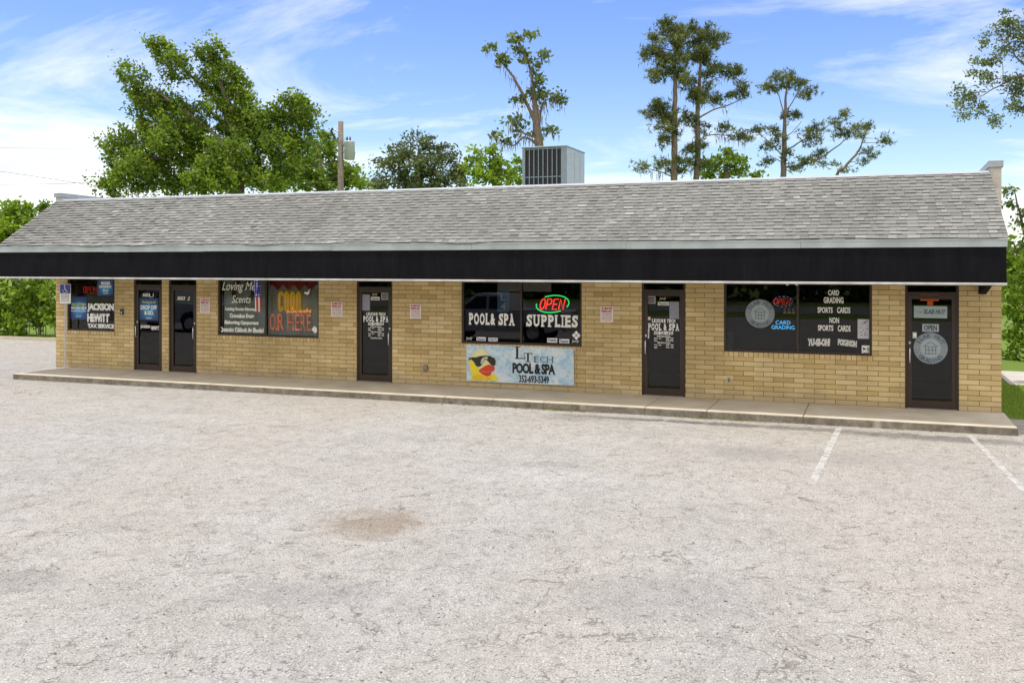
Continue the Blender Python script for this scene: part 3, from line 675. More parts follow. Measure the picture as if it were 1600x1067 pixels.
# round decals
M_dec1 = simple('decal_grey', (.25, .29, .325), .6, var=.08); M_dec2 = simple('decal_pale', (.36, .43, .44), .6, var=.05); M_dec3 = simple('decal_ink', (.09, .14, .18), .6)
def decal(parent, px, py, rpx, Y, blueish=False):
    c = W(px, py, Y); r = (W(px, py - rpx, Y).z - c.z)
    m = BM(); m.disc(c.x, c.z, r, r, Y, 44, .001); m.build('decal', M_dec1, parent, off=BO)
    m = BM(); m.disc(c.x, c.z, r*.60, r*.60, Y-.0015, 36, .001); m.build('decal_centre', M_dec2, parent, off=BO)
    t = BM(); t.arc('SLAB HUT', c.x, c.z, r*.80, r*.26, 160, 20, Y-.0015, .04); t.arc('GRADING', c.x, c.z, r*.80, r*.26, 217, 323, Y-.0015, .04, True)
    def ln(x0, z0, x1, z1, wd=.04):
        d = Vector((x1-x0, z1-z0)).normalized(); n = Vector((-d.y, d.x))*wd/2; t.poly([(c.x+r*(x0+n.x), c.z+r*(z0+n.y)), (c.x+r*(x1+n.x), c.z+r*(z1+n.y)), (c.x+r*(x1-n.x), c.z+r*(z1-n.y)), (c.x+r*(x0-n.x), c.z+r*(z0-n.y))], Y-.003)
    ln(-.42, .10, 0, .40); ln(0, .40, .42, .10); ln(-.36, .10, .36, .10)
    for k in (-.3, -.1, .1, .3): ln(k, -.34, k, .08)
    ln(-.36, -.36, .36, -.36); ln(-.3, -.12, .3, -.12)
    t.build('lettering', M_dec3, parent, off=BO)
decal(w4, 1187.5, 490, 22.2, TY); decal(d5, 1454, 544, 24.5, DT)

# ================================================================ free-standing things on the front
def at(px, py, Y): return W(px, py, Y)
def panel(name, label, cat, px0, px1, py0, py1, Y, mat, th=.003, group=None, part='sheet'):
    a, b = W(px0, py1, Y), W(px1, py0, Y); c = ((a.x+b.x)/2, Y, (a.z+b.z)/2)
    t = thing(name, label, cat, c, group)
    MB().bev(a.x, b.x, Y, Y + th, a.z, b.z, min(.001, th/3)).build(part, mat, t, off=c)
    return t, c, a, b
# posters of the tax office
def poster_mat(name):
    m = Mat(name, rough=.5); v = m.co('Generated'); g = m.n.new('ShaderNodeTexGradient'); g.gradient_type = 'SPHERICAL'
    mpn = m.n.new('ShaderNodeMapping'); mpn.inputs['Location'].default_value = (-.5*1.6, 0, -.45*1.6); mpn.inputs['Scale'].default_value = (1.6, 0, 1.6); m.l.new(v, mpn.inputs[0]); m.l.new(mpn.outputs[0], g.inputs[0])
    m.col(m.ramp(g.outputs['Fac'], [(0, (.015, .035, .12)), (.35, (.02, .09, .26)), (.8, (.02, .34, .62))])); return m.m
M_post = poster_mat('poster_blue'); M_lime = simple('lime_ink', (.62, .68, .10), .6)
PY = GY - .006
t, c, a, b = panel('poster', 'blue poster with yellow heading low in the leftmost shop window', 'poster', 109.5, 136, 463.5, 498.5, PY, M_post)
m = MB(); m.wtext('IRS LETTER?', 112, 134, 473.5, 477.8, PY-.002, bold=.04); m.build('heading', M_lime, t, off=c)
m = MB(); m.wtext('WE CAN HELP!', 111, 135, 479, 484, PY-.002, bold=.04); m.wtext('~~~~', 111, 134, 485.5, 487, PY-.002, bold=.03); m.wtext('JACKSON HEWITT', 118.5, 127, 493.5, 495.5, PY-.002, bold=.03); m.build('lettering', M_white, t, off=c)
t, c, a, b = panel('poster', 'blue poster in the upper right corner of the leftmost shop window', 'poster', 152, 177, 436, 461.5, PY, M_post)
m = MB(); m.wtext('BIGGER', 158, 172.5, 440, 445, PY-.002, bold=.04); m.wtext('REFUNDS?', 155, 174, 446, 450, PY-.002, bold=.04); m.wtext('$ at', 161, 169, 452, 456, PY-.002, bold=.03); m.wtext('JACKSON HEWITT', 161, 169, 457.5, 459.5, PY-.002, bold=.03); m.build('lettering', M_white, t, off=c)
PD = DG - .008
t, c, a, b = panel('poster', 'blue poster hung in the leftmost glass door', 'poster', 217.5, 247.5, 466, 500, PD, M_post)
m = MB(); m.wtext('Too busy to go?', 222, 243, 470, 475, PD-.002, bold=.02); m.build('heading', M_lime, t, off=c)
m = MB(); m.wtext('DROP OFF', 219.8, 245, 477, 484, PD-.002, bold=.04); m.wtext('& GO.', 225.5, 240, 485.5, 492, PD-.002, bold=.04); m.wtext('JACKSON HEWITT', 228, 237, 496.3, 498.5, PD-.002, bold=.03); m.build('lettering', M_white, t, off=c)
# paper notices
panel('paper_notice', 'plain grey paper taped in the door left of the brick bay with banner', 'notice', 566, 578, 460, 485, PD, M_paper)
panel('paper_notice', 'plain grey paper taped high inside the door right of the banner', 'notice', 1046, 1061, 471.5, 498, PD, M_paper)
t, c, a, b = panel('paper_notice', 'pale paper with scattered dark marks at right edge of the card shop window', 'notice', 1340, 1358, 499, 529, PY, simple('white_paper', (.55, .55, .60), .8, var=.05))
m = MB(); rng = random.Random(3)
for i in range(16):
    x, z = rng.uniform(a.x+.02, b.x-.02), rng.uniform(a.z+.06, b.z-.03); m.disc(x, z, rng.uniform(.006, .02), rng.uniform(.005, .012), PY-.0025, 7, .001)
m.build('printing', M_blk, t, off=c)
t, c, a, b = panel('camera_sticker', 'small white sticker with black camera symbol in a window corner', 'sticker', 1346.5, 1360.8, 540, 553.3, TY-.001, M_white, .001)
m = MB(); h = b.z-a.z; wd = b.x-a.x
m.poly([(a.x+wd*.08, a.z+h*.62), (a.x+wd*.40, a.z+h*.48), (a.x+wd*.46, a.z+h*.62), (a.x+wd*.14, a.z+h*.78)], TY-.003); m.poly([(a.x+wd*.12, a.z+h*.38), (a.x+wd*.18, a.z+h*.38), (a.x+wd*.24, a.z+h*.53), (a.x+wd*.18, a.z+h*.55)], TY-.0035)
m.text('24H', a.x+wd*.56, a.x+wd*.92, a.z+h*.58, a.z+h*.78, TY-.003, bold=.03); m.text('VIDEO', a.x+wd*.56, a.x+wd*.92, a.z+h*.36, a.z+h*.52, TY-.003, bold=.03); m.text('RECORDING', a.x+wd*.2, a.x+wd*.92, a.z+h*.12, a.z+h*.24, TY-.003, bold=.02)
m.build('printing', M_blk, t, off=c)
t, c, a, b = panel('round_sticker', 'small round red and white sticker beside the lettering on a door', 'sticker', 1011, 1011.5, 494, 494.5, DT, M_white, .001) if 0 else (None,)*4
c = W(1014, 497.5, DT-.001); t = thing('round_sticker', 'small round pink and white sticker beside white lettering on glass', 'sticker', c)
MB().disc(c.x, c.z, .045, .045, DT-.001, 24, .001).build('sheet', simple('pink_paper', (.62, .36, .33), .6), t, off=c); MB().disc(c.x, c.z, .024, .024, DT-.0025, 20, .001).build('centre', M_white, t, off=c)
t, c, a, b = panel('hours_sticker', 'narrow white tag above the pull handle of a dark door', 'sticker', 1010.4, 1014.3, 515, 528.5, DT-.001, M_white, .001)
m = MB(); m.text('PULL', a.x+.01, b.x-.01, a.z+.07, a.z+.11, DT-.003, bold=.03); m.build('lettering', M_blk, t, off=c)
# OPEN plaque, shop plaque and lit orange sign in right door
t, c, a, b = panel('open_plaque', 'small grey plaque reading OPEN hung above the round door decal', 'sign', 1441, 1467, 506.5, 518, PD-.02, M_dec2, .006)
m = MB(); m.wtext('OPEN', 1444, 1464, 508.3, 516.3, PD-.022, bold=.02); m.build('lettering', M_blk, t, off=c)
t, c, a, b = panel('shop_plaque', 'grey rectangular plaque reading SLAB HUT high in the rightmost door', 'sign', 1428, 1480, 478.5, 496.5, PD-.02, M_dec2, .006)
m = MB(); m.wtext('SLAB HUT', 1443, 1478, 483.5, 491, PD-.022, bold=.05, shear=.2)
m.text('- SLAB -', a.x+.04, a.x+.17, a.z+.10, a.z+.13, PD-.022); m.build('lettering', M_dec3, t, off=c)
M_or = emis('orange_glow', (.75, .13, .03), .35)
c = W(1454, 470, .5); t = thing('orange_sign', 'orange lit sign inside the door at the right end', 'sign', c)
a, b = W(1438, 470, .5), W(1467, 460, .5); MB().bev(a.x, b.x, .5, .54, a.z, b.z, .005).build('lamp_panel', M_or, t, off=c)
a, b = W(1449, 477, .5), W(1458, 470.5, .5); MB().bev(a.x, b.x, .505, .53, a.z, b.z-.004, .005).build('base', M_or, t, off=c)
for cp in (1,):
    q = MB(); a = W(1444, 462, .5); 
# lockbox on the right door
c = W(1424, 524, .03); t = thing('lock_box', 'small silver lock box fixed above the pull of the rightmost door', 'lock', c)
MB().bev(c.x+.02, c.x+.10, .005, .034, c.z-.06, c.z+.07, .006).build('case', M_steel, t, off=c); MB().bev(c.x+.035, c.x+.085, .0, .0049, c.z-.02, c.z+.05, .001).build('keypad', M_white, t, off=c)
# interior things: display counter, valance panel, stand-in for a mirrored blue flag etc.
t = thing('hanging_panel', 'pale grey panel hanging inside top of the pool shop window', 'panel', W(805, 447, .5)); c = t.location[:]
a, b = W(777, 455, .5), W(861, 440, .5); MB().bev(a.x, b.x, .5, .53, a.z, b.z, .004).build('board', simple('panel_grey', (.40, .41, .44), .7), t, off=c)
t = thing('blue_flag_reflection', 'narrow blue sheet with white letters standing in for a flag mirrored in the pool shop window', 'banner', W(786, 470, .52)); c = t.location[:]
a, b = W(777, 487, .52), W(796, 455, .52); MB().bev(a.x, b.x, .52, .525, a.z, b.z, .001).build('cloth', simple('reflected_flag_blue', (.12, .30, .62), .7, var=.2), t, off=c)  # sheet behind the glass imitates the reflection of a flag
m = MB(); m.text('L', (a.x+b.x)/2-.07, (a.x+b.x)/2+.07, b.z-.22, b.z-.08, .517, bold=.04); m.text('4', (a.x+b.x)/2-.07, (a.x+b.x)/2+.07, b.z-.44, b.z-.28, .517, bold=.04); m.build('lettering', M_white, t, off=c)
# neon signs -------------------------------------------------------
N_red = emis('neon_red', (1, .045, .03), 1.3); N_green = emis('neon_green', (.03, .95, .18), .85); N_blue = emis('neon_blue', (.08, .50, 1), 1.2)
N_yel = emis('neon_yellow', (.62, .36, .03), .28); N_or = emis('neon_orange', (1, .34, .03), .9); N_wb = emis('neon_white_blue', (.25, .3, .9), .4); N_dim = emis('neon_dim_red', (.8, .03, .05), .28)
def strokes():
    el = lambda cx, cz, rx, rz, a0=0, a1=360, n=16: [(cx + rx*math.cos(R(a0+(a1-a0)*i/n)), cz + rz*math.sin(R(a0+(a1-a0)*i/n))) for i in range(n+1)]
    return {'O': [el(.5, .5, .42, .5)], 'P': [[(.1, 0), (.1, 1), (.55, 1)] + el(.6, .74, .28, .26, 90, -90, 8) + [(.1, .48)]],
            'E': [[(.9, 0), (.12, 0), (.12, 1), (.9, 1)], [(.12, .5), (.78, .5)]], 'N': [[(.1, 0), (.1, 1), (.9, 0), (.9, 1)]],
            'C': [el(.52, .5, .42, .5, 45, 315)], 'A': [[(.05, 0), (.5, 1), (.95, 0)], [(.22, .36), (.78, .36)]],
            'R': [[(.1, 0), (.1, 1), (.55, 1)] + el(.6, .76, .26, .24, 90, -90, 8) + [(.1, .52)], [(.5, .52), (.9, 0)]],
            'D': [[(.1, 0), (.1, 1), (.4, 1)] + el(.42, .5, .46, .5, 90, -90, 10) + [(.1, 0)]], 'G': [el(.52, .5, .42, .5, 50, 330) + [(.9, .45), (.6, .45)]], 'I': [[(.5, 0), (.5, 1)]]}
STR = strokes()
def neon(mb, st, px0, px1, py0, py1, Y, r, shear=0, gap=.14):
    a, b = W(px0, py1, Y), W(px1, py0, Y); h = b.z - a.z; n = len(st); wd = (b.x - a.x - abs(shear)*h) / (n + gap*(n-1)); x = a.x
    for ch in st:
        for pl in STR[ch]: mb.tube([(x + p[0]*wd + shear*p[1]*h, Y, a.z + p[1]*h) for p in pl], r, 6)
        x += wd*(1+gap)
NY = GY + .05
c = W(865, 474, NY); t = thing('neon_open_sign', 'bright red neon OPEN sign inside a green oval tube above white SUPPLIES lettering', 'neon sign', c)
m = MB(); neon(m, 'OPEN', 842, 884, 467.5, 483, NY, .0155, .22); m.build('letters', N_red, t, off=c)
m = MB(); a, b = W(838, 489, NY), W(889, 461, NY); rx, rz = (b.x-a.x)/2, (b.z-a.z)/2; cx, cz = (a.x+b.x)/2, (a.z+b.z)/2
tl = .10
def ov(a0, a1): return [(cx+rx*math.cos(R(x)), NY, cz+rz*.92*math.sin(R(x)) + tl*rx*math.cos(R(x))) for x in np.linspace(a0, a1, 26)]
m.tube(ov(118, -30), .014, 8); m.tube(ov(168, 300), .014, 8); m.build('oval_tube', N_green, t, off=c)
m = MB(); m.bev(a.x+.1, b.x-.1, NY+.05, NY+.08, a.z+.1, b.z-.1, .01); m.build('backing', M_blk, t, off=c)
c = W(1222, 471, NY); t = thing('neon_open_sign', 'small red OPEN sign in a dashed blue oval above blue neon words', 'neon sign', c)
m = MB(); neon(m, 'OPEN', 1209, 1235.5, 467, 475.5, NY, .0085, .1); m.build('letters', emis('neon_small_red', (.8, .05, .04), .4), t, off=c)
m = MB(); a, b = W(1208, 479, NY), W(1238, 463.5, NY); rx, rz = (b.x-a.x)/2, (b.z-a.z)/2; cx, cz = (a.x+b.x)/2, (a.z+b.z)/2
for k in range(14):
    A = [(cx+rx*math.cos(R(x)), NY, cz+rz*math.sin(R(x))) for x in (k*25.7, k*25.7+7, k*25.7+13)]; m.tube(A, .006, 6)
m.build('dash_tubes', N_wb, t, off=c); MB().bev(a.x+.05, b.x-.05, NY+.04, NY+.06, a.z+.05, b.z-.05, .01).build('backing', M_blk, t, off=c)
c = W(1223, 508, NY); t = thing('neon_word_sign', 'blue neon sign reading CARD GRADING beside the round grey decal', 'neon sign', c)
m = MB(); m.wtext('CARD', 1212, 1235, 501, 507, NY); m.wtext('GRADING', 1205.5, 1241.5, 508.5, 514.5, NY); m.build('letters', N_blue, t, off=c)
c = W(141, 453, NY); t = thing('neon_open_sign', 'dim dark red neon OPEN sign in the leftmost shop window', 'neon sign', c)
m = MB(); neon(m, 'OPEN', 130, 151, 448.5, 457.5, NY, .009); m.build('letters', N_dim, t, off=c)
c = W(452, 471, NY); t = thing('yellow_word_sign', 'yellow outlined word sign reading GOOD in the window of the scent shop', 'neon sign', c)
m = MB(); a, b = W(434, 485.5, NY), W(471, 457, NY); wd = (b.x-a.x)/4; h = b.z-a.z
for i in range(4):
    x0, x1 = a.x+i*wd+.045, a.x+(i+1)*wd-.045; z0, z1 = a.z, b.z
    if i == 0: m.tube([(x1, NY, z0+h*.25), (x1, NY, z0+h*.05), (x1-.03, NY, z0), (x0+.03, NY, z0), (x0, NY, z0+.05), (x0, NY, z1-.05), (x0+.03, NY, z1), (x1-.03, NY, z1), (x1, NY, z1-.04), (x1, NY, z1-h*.2)], .033, 8)
    else: m.tube([(x0+.03, NY, z0), (x0, NY, z0+.05), (x0, NY, z1-.05), (x0+.03, NY, z1), (x1-.04, NY, z1), (x1, NY, z1-.05), (x1, NY, z0+.05), (x1-.04, NY, z0)], .033, 8, closed=True)
m.build('letters', N_yel, t, off=c)
c = W(467, 488, NY-.012); t = thing('orange_script_sign', 'thin orange lit script sign below the yellow word sign', 'neon sign', c)
m = MB(); a, b = W(447, 489.5, NY-.012), W(486, 486, NY-.012); pts = []
for i in range(70):
    f = i/69; pts.append((a.x+(b.x-a.x)*f + .012*math.cos(i*1.5), NY-.012, a.z+.045+.02*f+.028*math.sin(i*1.5)*(1+.5*math.sin(i*.5)) + (.09 if i in (18, 58) else 0)))
m.tube(pts, .008, 5); m.build('script_tube', N_or, t, off=c)
# red valance cloth inside window 2 right and dark red heart wreath at left
c = W(458, 444, .16); t = thing('red_bunting', 'dark red cloth swag inside top of the scent shop window', 'bunting', c)
m = MB(); a, b = W(421, 452, .16), W(494, 438, .16); n = 30; vs = []
for i in range(n+1):
    x = a.x+(b.x-a.x)*i/n; vs += [(x, .16+.01*math.sin(i*1.3), b.z), (x, .16+.012*math.cos(i*1.7), a.z+.07*math.sin(i*.9)+.05)]
m.add(vs, [(2*i, 2*i+1, 2*i+3, 2*i+2) for i in range(n)]); m.build('cloth', simple('dark_red_cloth', (.45, .04, .06), .8, var=.3), t, off=c)
c = W(380, 455, .17); t = thing('red_wreath', 'dark red ring wreath behind white script lettering', 'wreath', c)
m = MB(); r = .30; m.tube([(c.x+r*math.cos(k/30*2*math.pi), .165, c.z+r*math.sin(k/30*2*math.pi)) for k in range(30)], .05, 6, closed=True); m.build('ring', simple('wreath_red', (.22, .03, .05), .9, var=.4, scale=20), t, off=c)
# flag windsock
def sock_mat():
    m = Mat('flag_cloth', rough=.7); v = m.co('Object', scale=(14, 14, 14)); vo = m.n.new('ShaderNodeTexVoronoi'); vo.inputs['Scale'].default_value = 1; vo.inputs['Randomness'].default_value = .25; m.l.new(v, vo.inputs['Vector'])
    m.col(m.mix(m.ramp(vo.outputs['Distance'], [(.30, 1), (.36, 0)]), (.05, .05, .42), (.8, .8, .85))); return m.m
c = W(403, 461, -.25); t = thing('flag_windsock', 'stars and stripes windsock hanging before the left pane with script lettering', 'windsock', c)
zt, zm, zb = W(402, 436, -.25).z, W(403.5, 464, -.25).z, W(404.5, 487, -.25).z
m = MB(); m.tube([(c.x-.03, -.25, zt), (c.x-.015, -.25, (zt+zm)/2), (c.x, -.25, zm)], [.075, .085, .08], 14, cap=False); m.build('star_tube', sock_mat(), t, off=c)
m = MB(); rr = simple('flag_red', (.62, .03, .03), .7, var=.1)
for k in range(10):
    an = 2*math.pi*k/10; x, y = c.x + .075*math.cos(an), -.25 + .075*math.sin(an); m.m = k % 2
    dx, dy = -math.sin(an)*.022, math.cos(an)*.022
    m.add([(x-dx, y-dy, zm), (x+dx, y+dy, zm), (x+dx+.01, y+dy, zb), (x-dx+.01, y-dy, zb)], [(0, 1, 2, 3)])
m.build('streamer', [rr, M_white], t, off=c)
m = MB(); m.tube([(c.x-.03, -.25, zt), (c.x-.03, -.25, 2.74)], .003, 5); m.build('cord', M_white, t, off=c)
# no-parking plates
def plate(px, py, hw, hh, label):
    c = W(px, py, -.012); a, b = W(px-hw, py+hh, -.012), W(px+hw, py-hh, -.012)
    t = thing('parking_sign', label, 'sign', c, 'time limit parking signs on the brick wall')
    MB().bev(a.x, b.x, -.010, -.002, a.z, b.z, .002).build('plate', simple('sign_white', (.84, .76, .73), .5, var=.05), t, off=c)
    m = MB(); Y = -.0115; h = b.z-a.z; wd = b.x-a.x; g = lambda f0, f1, z0, z1, s, bo=.03: m.text(s, a.x+wd*f0, a.x+wd*f1, a.z+h*z0, a.z+h*z1, Y, bold=bo)
    g(.08, .92, .82, .95, '30 MINUTES', .07); g(.08, .92, .64, .78, 'PARKING ONLY', .07)
    m.build('heading', M_red, t, off=c)
    m = MB(); m_ = m
    g(.1, .9, .53, .59, 'UNAUTHORIZED VEHICLES'); g(.1, .9, .43, .49, 'WILL BE TOWED AWAY AT'); g(.1, .9, .33, .39, 'VEHICLE OWNERS EXPENSE')
    m.build('small_print', simple('dull_red_ink', (.30, .07, .10), .6), t, off=c)
    m = MB(); g(.08, .92, .20, .28, 'FLORIDA STATUTE'); g(.08, .92, .08, .16, '24 HOURS A DAY'); m.build('footer', MATS['dull_red_ink'], t, off=c)
plate(320, 477.5, 7.6, 11.2, 'white and red parking limit sign beside the second door from the left')
plate(526, 483.3, 9, 11.3, 'white and red parking limit sign left of the third door')
plate(649, 486.5, 8.6, 11.2, 'white and red parking limit sign just right of the third door')
plate(948, 491.3, 10, 11.8, 'white and red parking limit sign between pool shop window and fourth door')
# door bell, outlet box, wall tap
c = W(190, 487, -.03); t = thing('door_bell', 'small black box fixed to brick right of the leftmost window', 'bell box', c)
MB().bev(c.x-.05, c.x+.05, -.05, -.001, c.z-.08, c.z+.07, .008).build('case', M_dkgrey, t, off=c); MB().bev(c.x-.012, c.x+.03, -.056, -.0505, c.z-.05, c.z, .002).build('button', M_metal, t, off=c)
c = W(664.5, 574.5, -.03); t = thing('outlet_box', 'grey metal outlet box low on the brick wall', 'outlet', c)
MB().bev(c.x-.05, c.x+.05, -.055, -.001, c.z-.05, c.z+.065, .006).build('case', simple('outlet_grey', (.26, .26, .27), .5, .5), t, off=c)
MB().tube([(c.x-.005, -.03, c.z-.05), (c.x-.005, -.03, c.z-.10)], .016, 8).build('conduit', MATS['outlet_grey'], t, off=c)
c = W(1139, 594, -.03); t = thing('wall_tap', 'small dark tap in a pale mortar patch under the card shop window', 'tap', c)
MB().bev(c.x-.045, c.x+.045, -.008, -.001, c.z-.06, c.z+.06, .004).build('mortar_patch', simple('mortar', (.48, .42, .33), .9), t, off=c)
MB().tube([(c.x, -.008, c.z), (c.x, -.05, c.z+.005), (c.x, -.065, c.z-.03)], .013, 8).build('spout', M_dkgrey, t, off=c)
MB().tube([(c.x-.022, -.045, c.z+.035), (c.x+.022, -.045, c.z+.035)], .006, 6).build('handle', M_dkgrey, t, off=c)
# security camera lamp under soffit at window 4
c = W(1238, 443, -.35); t = thing('soffit_lamp', 'small twin floodlight under the soffit above the card shop window', 'lamp', c)
z = c.z
MB().tube([(c.x, -.35, 2.735), (c.x, -.35, z+.02)], .035, 10).build('base', M_trim, t, off=c)
for s in (-1, 1):
    MB().tube([(c.x+s*.02, -.36, z+.03), (c.x+s*.07, -.42, z+.01), (c.x+s*.10, -.46, z-.005)], [.018, .03, .042], 10).build('lamp_head', M_trim, t, off=c)
# gold ornament in window 4, dark speaker at left inside
c = W(1233, 485.5, .2); t = thing('gold_trophies', 'row of small gold figures inside under the dashed OPEN sign', 'ornament', c)
for k in range(3):
    x = c.x + (k-1)*.085; MB().bev(x-.03, x+.03, .18, .23, c.z-.06, c.z-.02, .004).build('plinth', M_gold, t, off=c); MB().tube([(x, .205, c.z-.02), (x, .205, c.z+.01), (x, .205, c.z+.03), (x, .205, c.z+.06)], [.008, .02, .026, .006], 8).build('figure', M_gold, t, off=c)
MB().bev(c.x-.16, c.x+.16, .17, .24, c.z-.075, c.z-.061, .003).build('shelf', M_bronze, t, off=c)
c = W(1139, 545, .3); t = thing('floor_speaker', 'tall black cabinet inside left edge of the card shop window', 'speaker', (c.x, .35, WZ+.01))
MB().bev(c.x-.10, c.x+.10, .2, .45, WZ+.01, W(1139, 517, .3).z, .01).build('cabinet', M_blk, t, off=(c.x, .35, WZ+.01)); 
m = MB(); m.disc(c.x, 1.0, .07, .07, .196, 20, .003); m.disc(c.x, 1.25, .04, .04, .196, 20, .003); m.build('driver', M_dkgrey, t, off=(c.x, .35, WZ+.01))

# banner -----------------------------------------------------------
def banner_mat():
    m = Mat('banner_print', rough=.5); v = m.co('Object', scale=(1, 1, 1.2)); 
    f = m.vor(v, 5.5); n = m.noise(v, 3.0, 6, .7, .8); n2 = m.noise(m.co('Object', scale=(3, 1, 9), rot=(0, R(35), 0)), 3, 5, .7)
    c = m.mix(m.ramp(n, [(.42, 0), (.62, .9)]), (.68, .76, .80), (.30, .52, .70)); c = m.mix(m.ramp(f, [(.12, .65), (.34, 0)]), c, (.28, .50, .66))
    c = m.mix(m.ramp(n2, [(.52, 0), (.66, .7)]), c, (.72, .78, .80)); m.col(c); return m.m
BYY = -.03
c = W(813, 570, BYY); t = thing('shop_banner', 'pale blue vinyl banner with duck picture and phone number under the pool shop window', 'banner', c)
cor = [W(729, 595, BYY), W(897, 602.5, BYY), W(896, 544.5, BYY), W(728.5, 538.5, BYY)]
m = MB(); n = 24; vs = []
for i in range(n+1):
    f = i/n; lo = cor[0].lerp(cor[1], f); hi = cor[3].lerp(cor[2], f); wv = .004*math.sin(f*22)
    for g in range(5): q = lo.lerp(hi, g/4); vs.append((q.x, q.y + (wv if 0 < g < 4 else 0) + .004, q.z - .004*math.sin(f*math.pi*5)*(1 if g == 4 else 0)))
m.smooth = True; m.add(vs, [(5*i+g, 5*i+5+g, 5*i+6+g, 5*i+1+g) for i in range(n) for g in range(4)]); m.smooth = False
m.build('vinyl', banner_mat(), t, off=c)
def bq(x, y): return W(720 + x/8.42, 530 + y/8.42, BYY)
def bpoly(pts, dy): q = [bq(*p) for p in pts]; return [(v.x, v.z) for v in q]
def piece(name, pts, mat, dy, parent=t):
    MB().poly(bpoly(pts, dy), BYY - dy, .0012).build(name, mat, parent, off=c)
duck = bpy.data.objects.new('duck_picture', None); COL.objects.link(duck); duck.parent = t; duck.location = (0, 0, 0)
M_yel = simple('duck_yellow', (.82, .66, .03), .5, var=.10, scale=4); M_pyel = simple('duck_pale', (.80, .74, .36), .5, var=.06, scale=4)
piece('head', [(110, 300), (125, 240), (165, 180), (215, 140), (270, 120), (320, 150), (360, 210), (400, 260), (420, 330), (400, 420), (340, 470), (230, 440), (150, 380)], M_pyel, .003, duck)
piece('body', [(100, 270), (135, 262), (165, 300), (235, 370), (245, 420), (300, 470), (360, 485), (410, 470), (430, 440), (470, 490), (500, 545), (330, 545), (130, 540), (150, 470), (115, 370)], M_yel, .0045, duck)
piece('cheek', [(150, 500), (220, 460), (300, 480), (380, 500), (420, 535), (330, 540), (160, 535)], simple('duck_gold', (.80, .52, .02), .5), .006, duck)
piece('beak', [(232, 412), (270, 380), (330, 345), (370, 330), (400, 345), (440, 355), (448, 395), (425, 425), (405, 430), (395, 470), (350, 488), (300, 470), (265, 445)], simple('duck_beak', (.62, .05, .02), .4), .0075, duck)
piece('mouth_line', [(262, 418), (330, 425), (410, 420), (410, 428), (330, 436), (268, 428)], simple('mouth_red', (.78, .18, .10), .5), .009, duck)
piece('sunglasses', [(100, 285), (112, 248), (150, 236), (200, 238), (255, 220), (320, 214), (390, 220), (445, 250), (462, 290), (455, 335), (430, 352), (395, 335), (360, 290), (325, 262), (305, 300), (275, 345), (235, 365), (200, 345), (175, 300), (140, 262), (115, 275)], simple('glasses_black', (.02, .018, .016), .15), .0105, duck)
piece('lens_glint', [(270, 270), (300, 235), (318, 235), (312, 280), (285, 330), (262, 320)], simple('glint', (.55, .52, .45), .3), .012, duck)
piece('bridge_bead', [(322, 232), (352, 232), (355, 258), (325, 258)], M_pyel, .012, duck)
m = MB(); T = BYY - .004
def bt(s, x0, x1, y0, y1, **k): p0, p1 = bq(x0, y1), bq(x1, y0); m.text(s, p0.x, p1.x, bq((x0+x1)/2, y1).z, bq((x0+x1)/2, y0).z, T, **k)
def serif_rect(x0, x1, y0, y1): p = bpoly([(x0, y1), (x1, y1), (x1, y0), (x0, y0)], 0); m.poly(p, T - .0006)
bt('POOL & SPA', 680, 1243, 318, 458, bold=.055, space=.92); bt('352-693-5349', 765, 1160, 475, 575, bold=.03, space=.95)
for s, x0, x1 in (('E', 968, 1030), ('C', 1042, 1120), ('H', 1135, 1212)): bt(s, x0, x1, 232, 302, bold=-.012)
for q in ((960, 985, 228, 236), (960, 985, 298, 305), (1128, 1155, 228, 235), (1128, 1155, 300, 306), (1195, 1222, 230, 237), (1195, 1222, 302, 308)): serif_rect(*q)
serif_rect(728, 756, 104, 250); serif_rect(705, 782, 98, 106); serif_rect(712, 845, 246, 258); serif_rect(838, 848, 215, 250)
serif_rect(872, 896, 186, 295); serif_rect(828, 940, 180, 190); serif_rect(828, 836, 190, 210); serif_rect(932, 940, 190, 212); serif_rect(850, 920, 292, 300)
m.build('lettering', M_blk, t, off=c)
m = MB()
for f in (0.01, .27, .5, .73, .99):
    q = cor[3].lerp(cor[2], f); m.disc(q.x, q.z-.03, .012, .012, BYY-.004, 10, .003)
m.build('grommet', M_steel, t, off=c)

# accessible parking sign -------------------------------------------
gp = Vector((W(102, 571, -.16).x, -.16, WZ)); t = thing('accessible_parking_sign', 'blue and white wheelchair sign on thin post at the left wall end', 'sign', gp)
px_ = gp.x; top = W(102, 444, -.16).z
m = MB(); m.add([(px_-.028, -.16, WZ), (px_-.012, -.18, WZ), (px_+.012, -.18, WZ), (px_+.028, -.16, WZ), (px_-.028, -.16, top-.02), (px_-.012, -.18, top-.02), (px_+.012, -.18, top-.02), (px_+.028, -.16, top-.02)], [(0,1,5,4), (1,2,6,5), (2,3,7,6)])
m.build('post', M_metal, t, off=gp)
def rrect(x0, x1, z0, z1, r, n=5):
    o = []
    for cx_, cz_, a0 in ((x1-r, z0+r, -90), (x1-r, z1-r, 0), (x0+r, z1-r, 90), (x0+r, z0+r, 180)):
        o += [(cx_+r*math.cos(R(a0+90*i/n)), cz_+r*math.sin(R(a0+90*i/n))) for i in range(n+1)]
    return o
x0, x1 = W(93.3, 450, -.2).x, W(110.6, 450, -.2).x; z1, z0 = W(102, 443.8, -.2).z, W(102, 474.5, -.2).z; zm = z0 + (z1-z0)*.52
MB().poly(rrect(x0, x1, z0, z1, .03), -.2, .004).build('plate', M_white, t, off=gp)
MB().poly(rrect(x0+.012, x1-.012, zm, z1-.012, .02), -.2025, .002).build('blue_field', M_blue, t, off=gp)
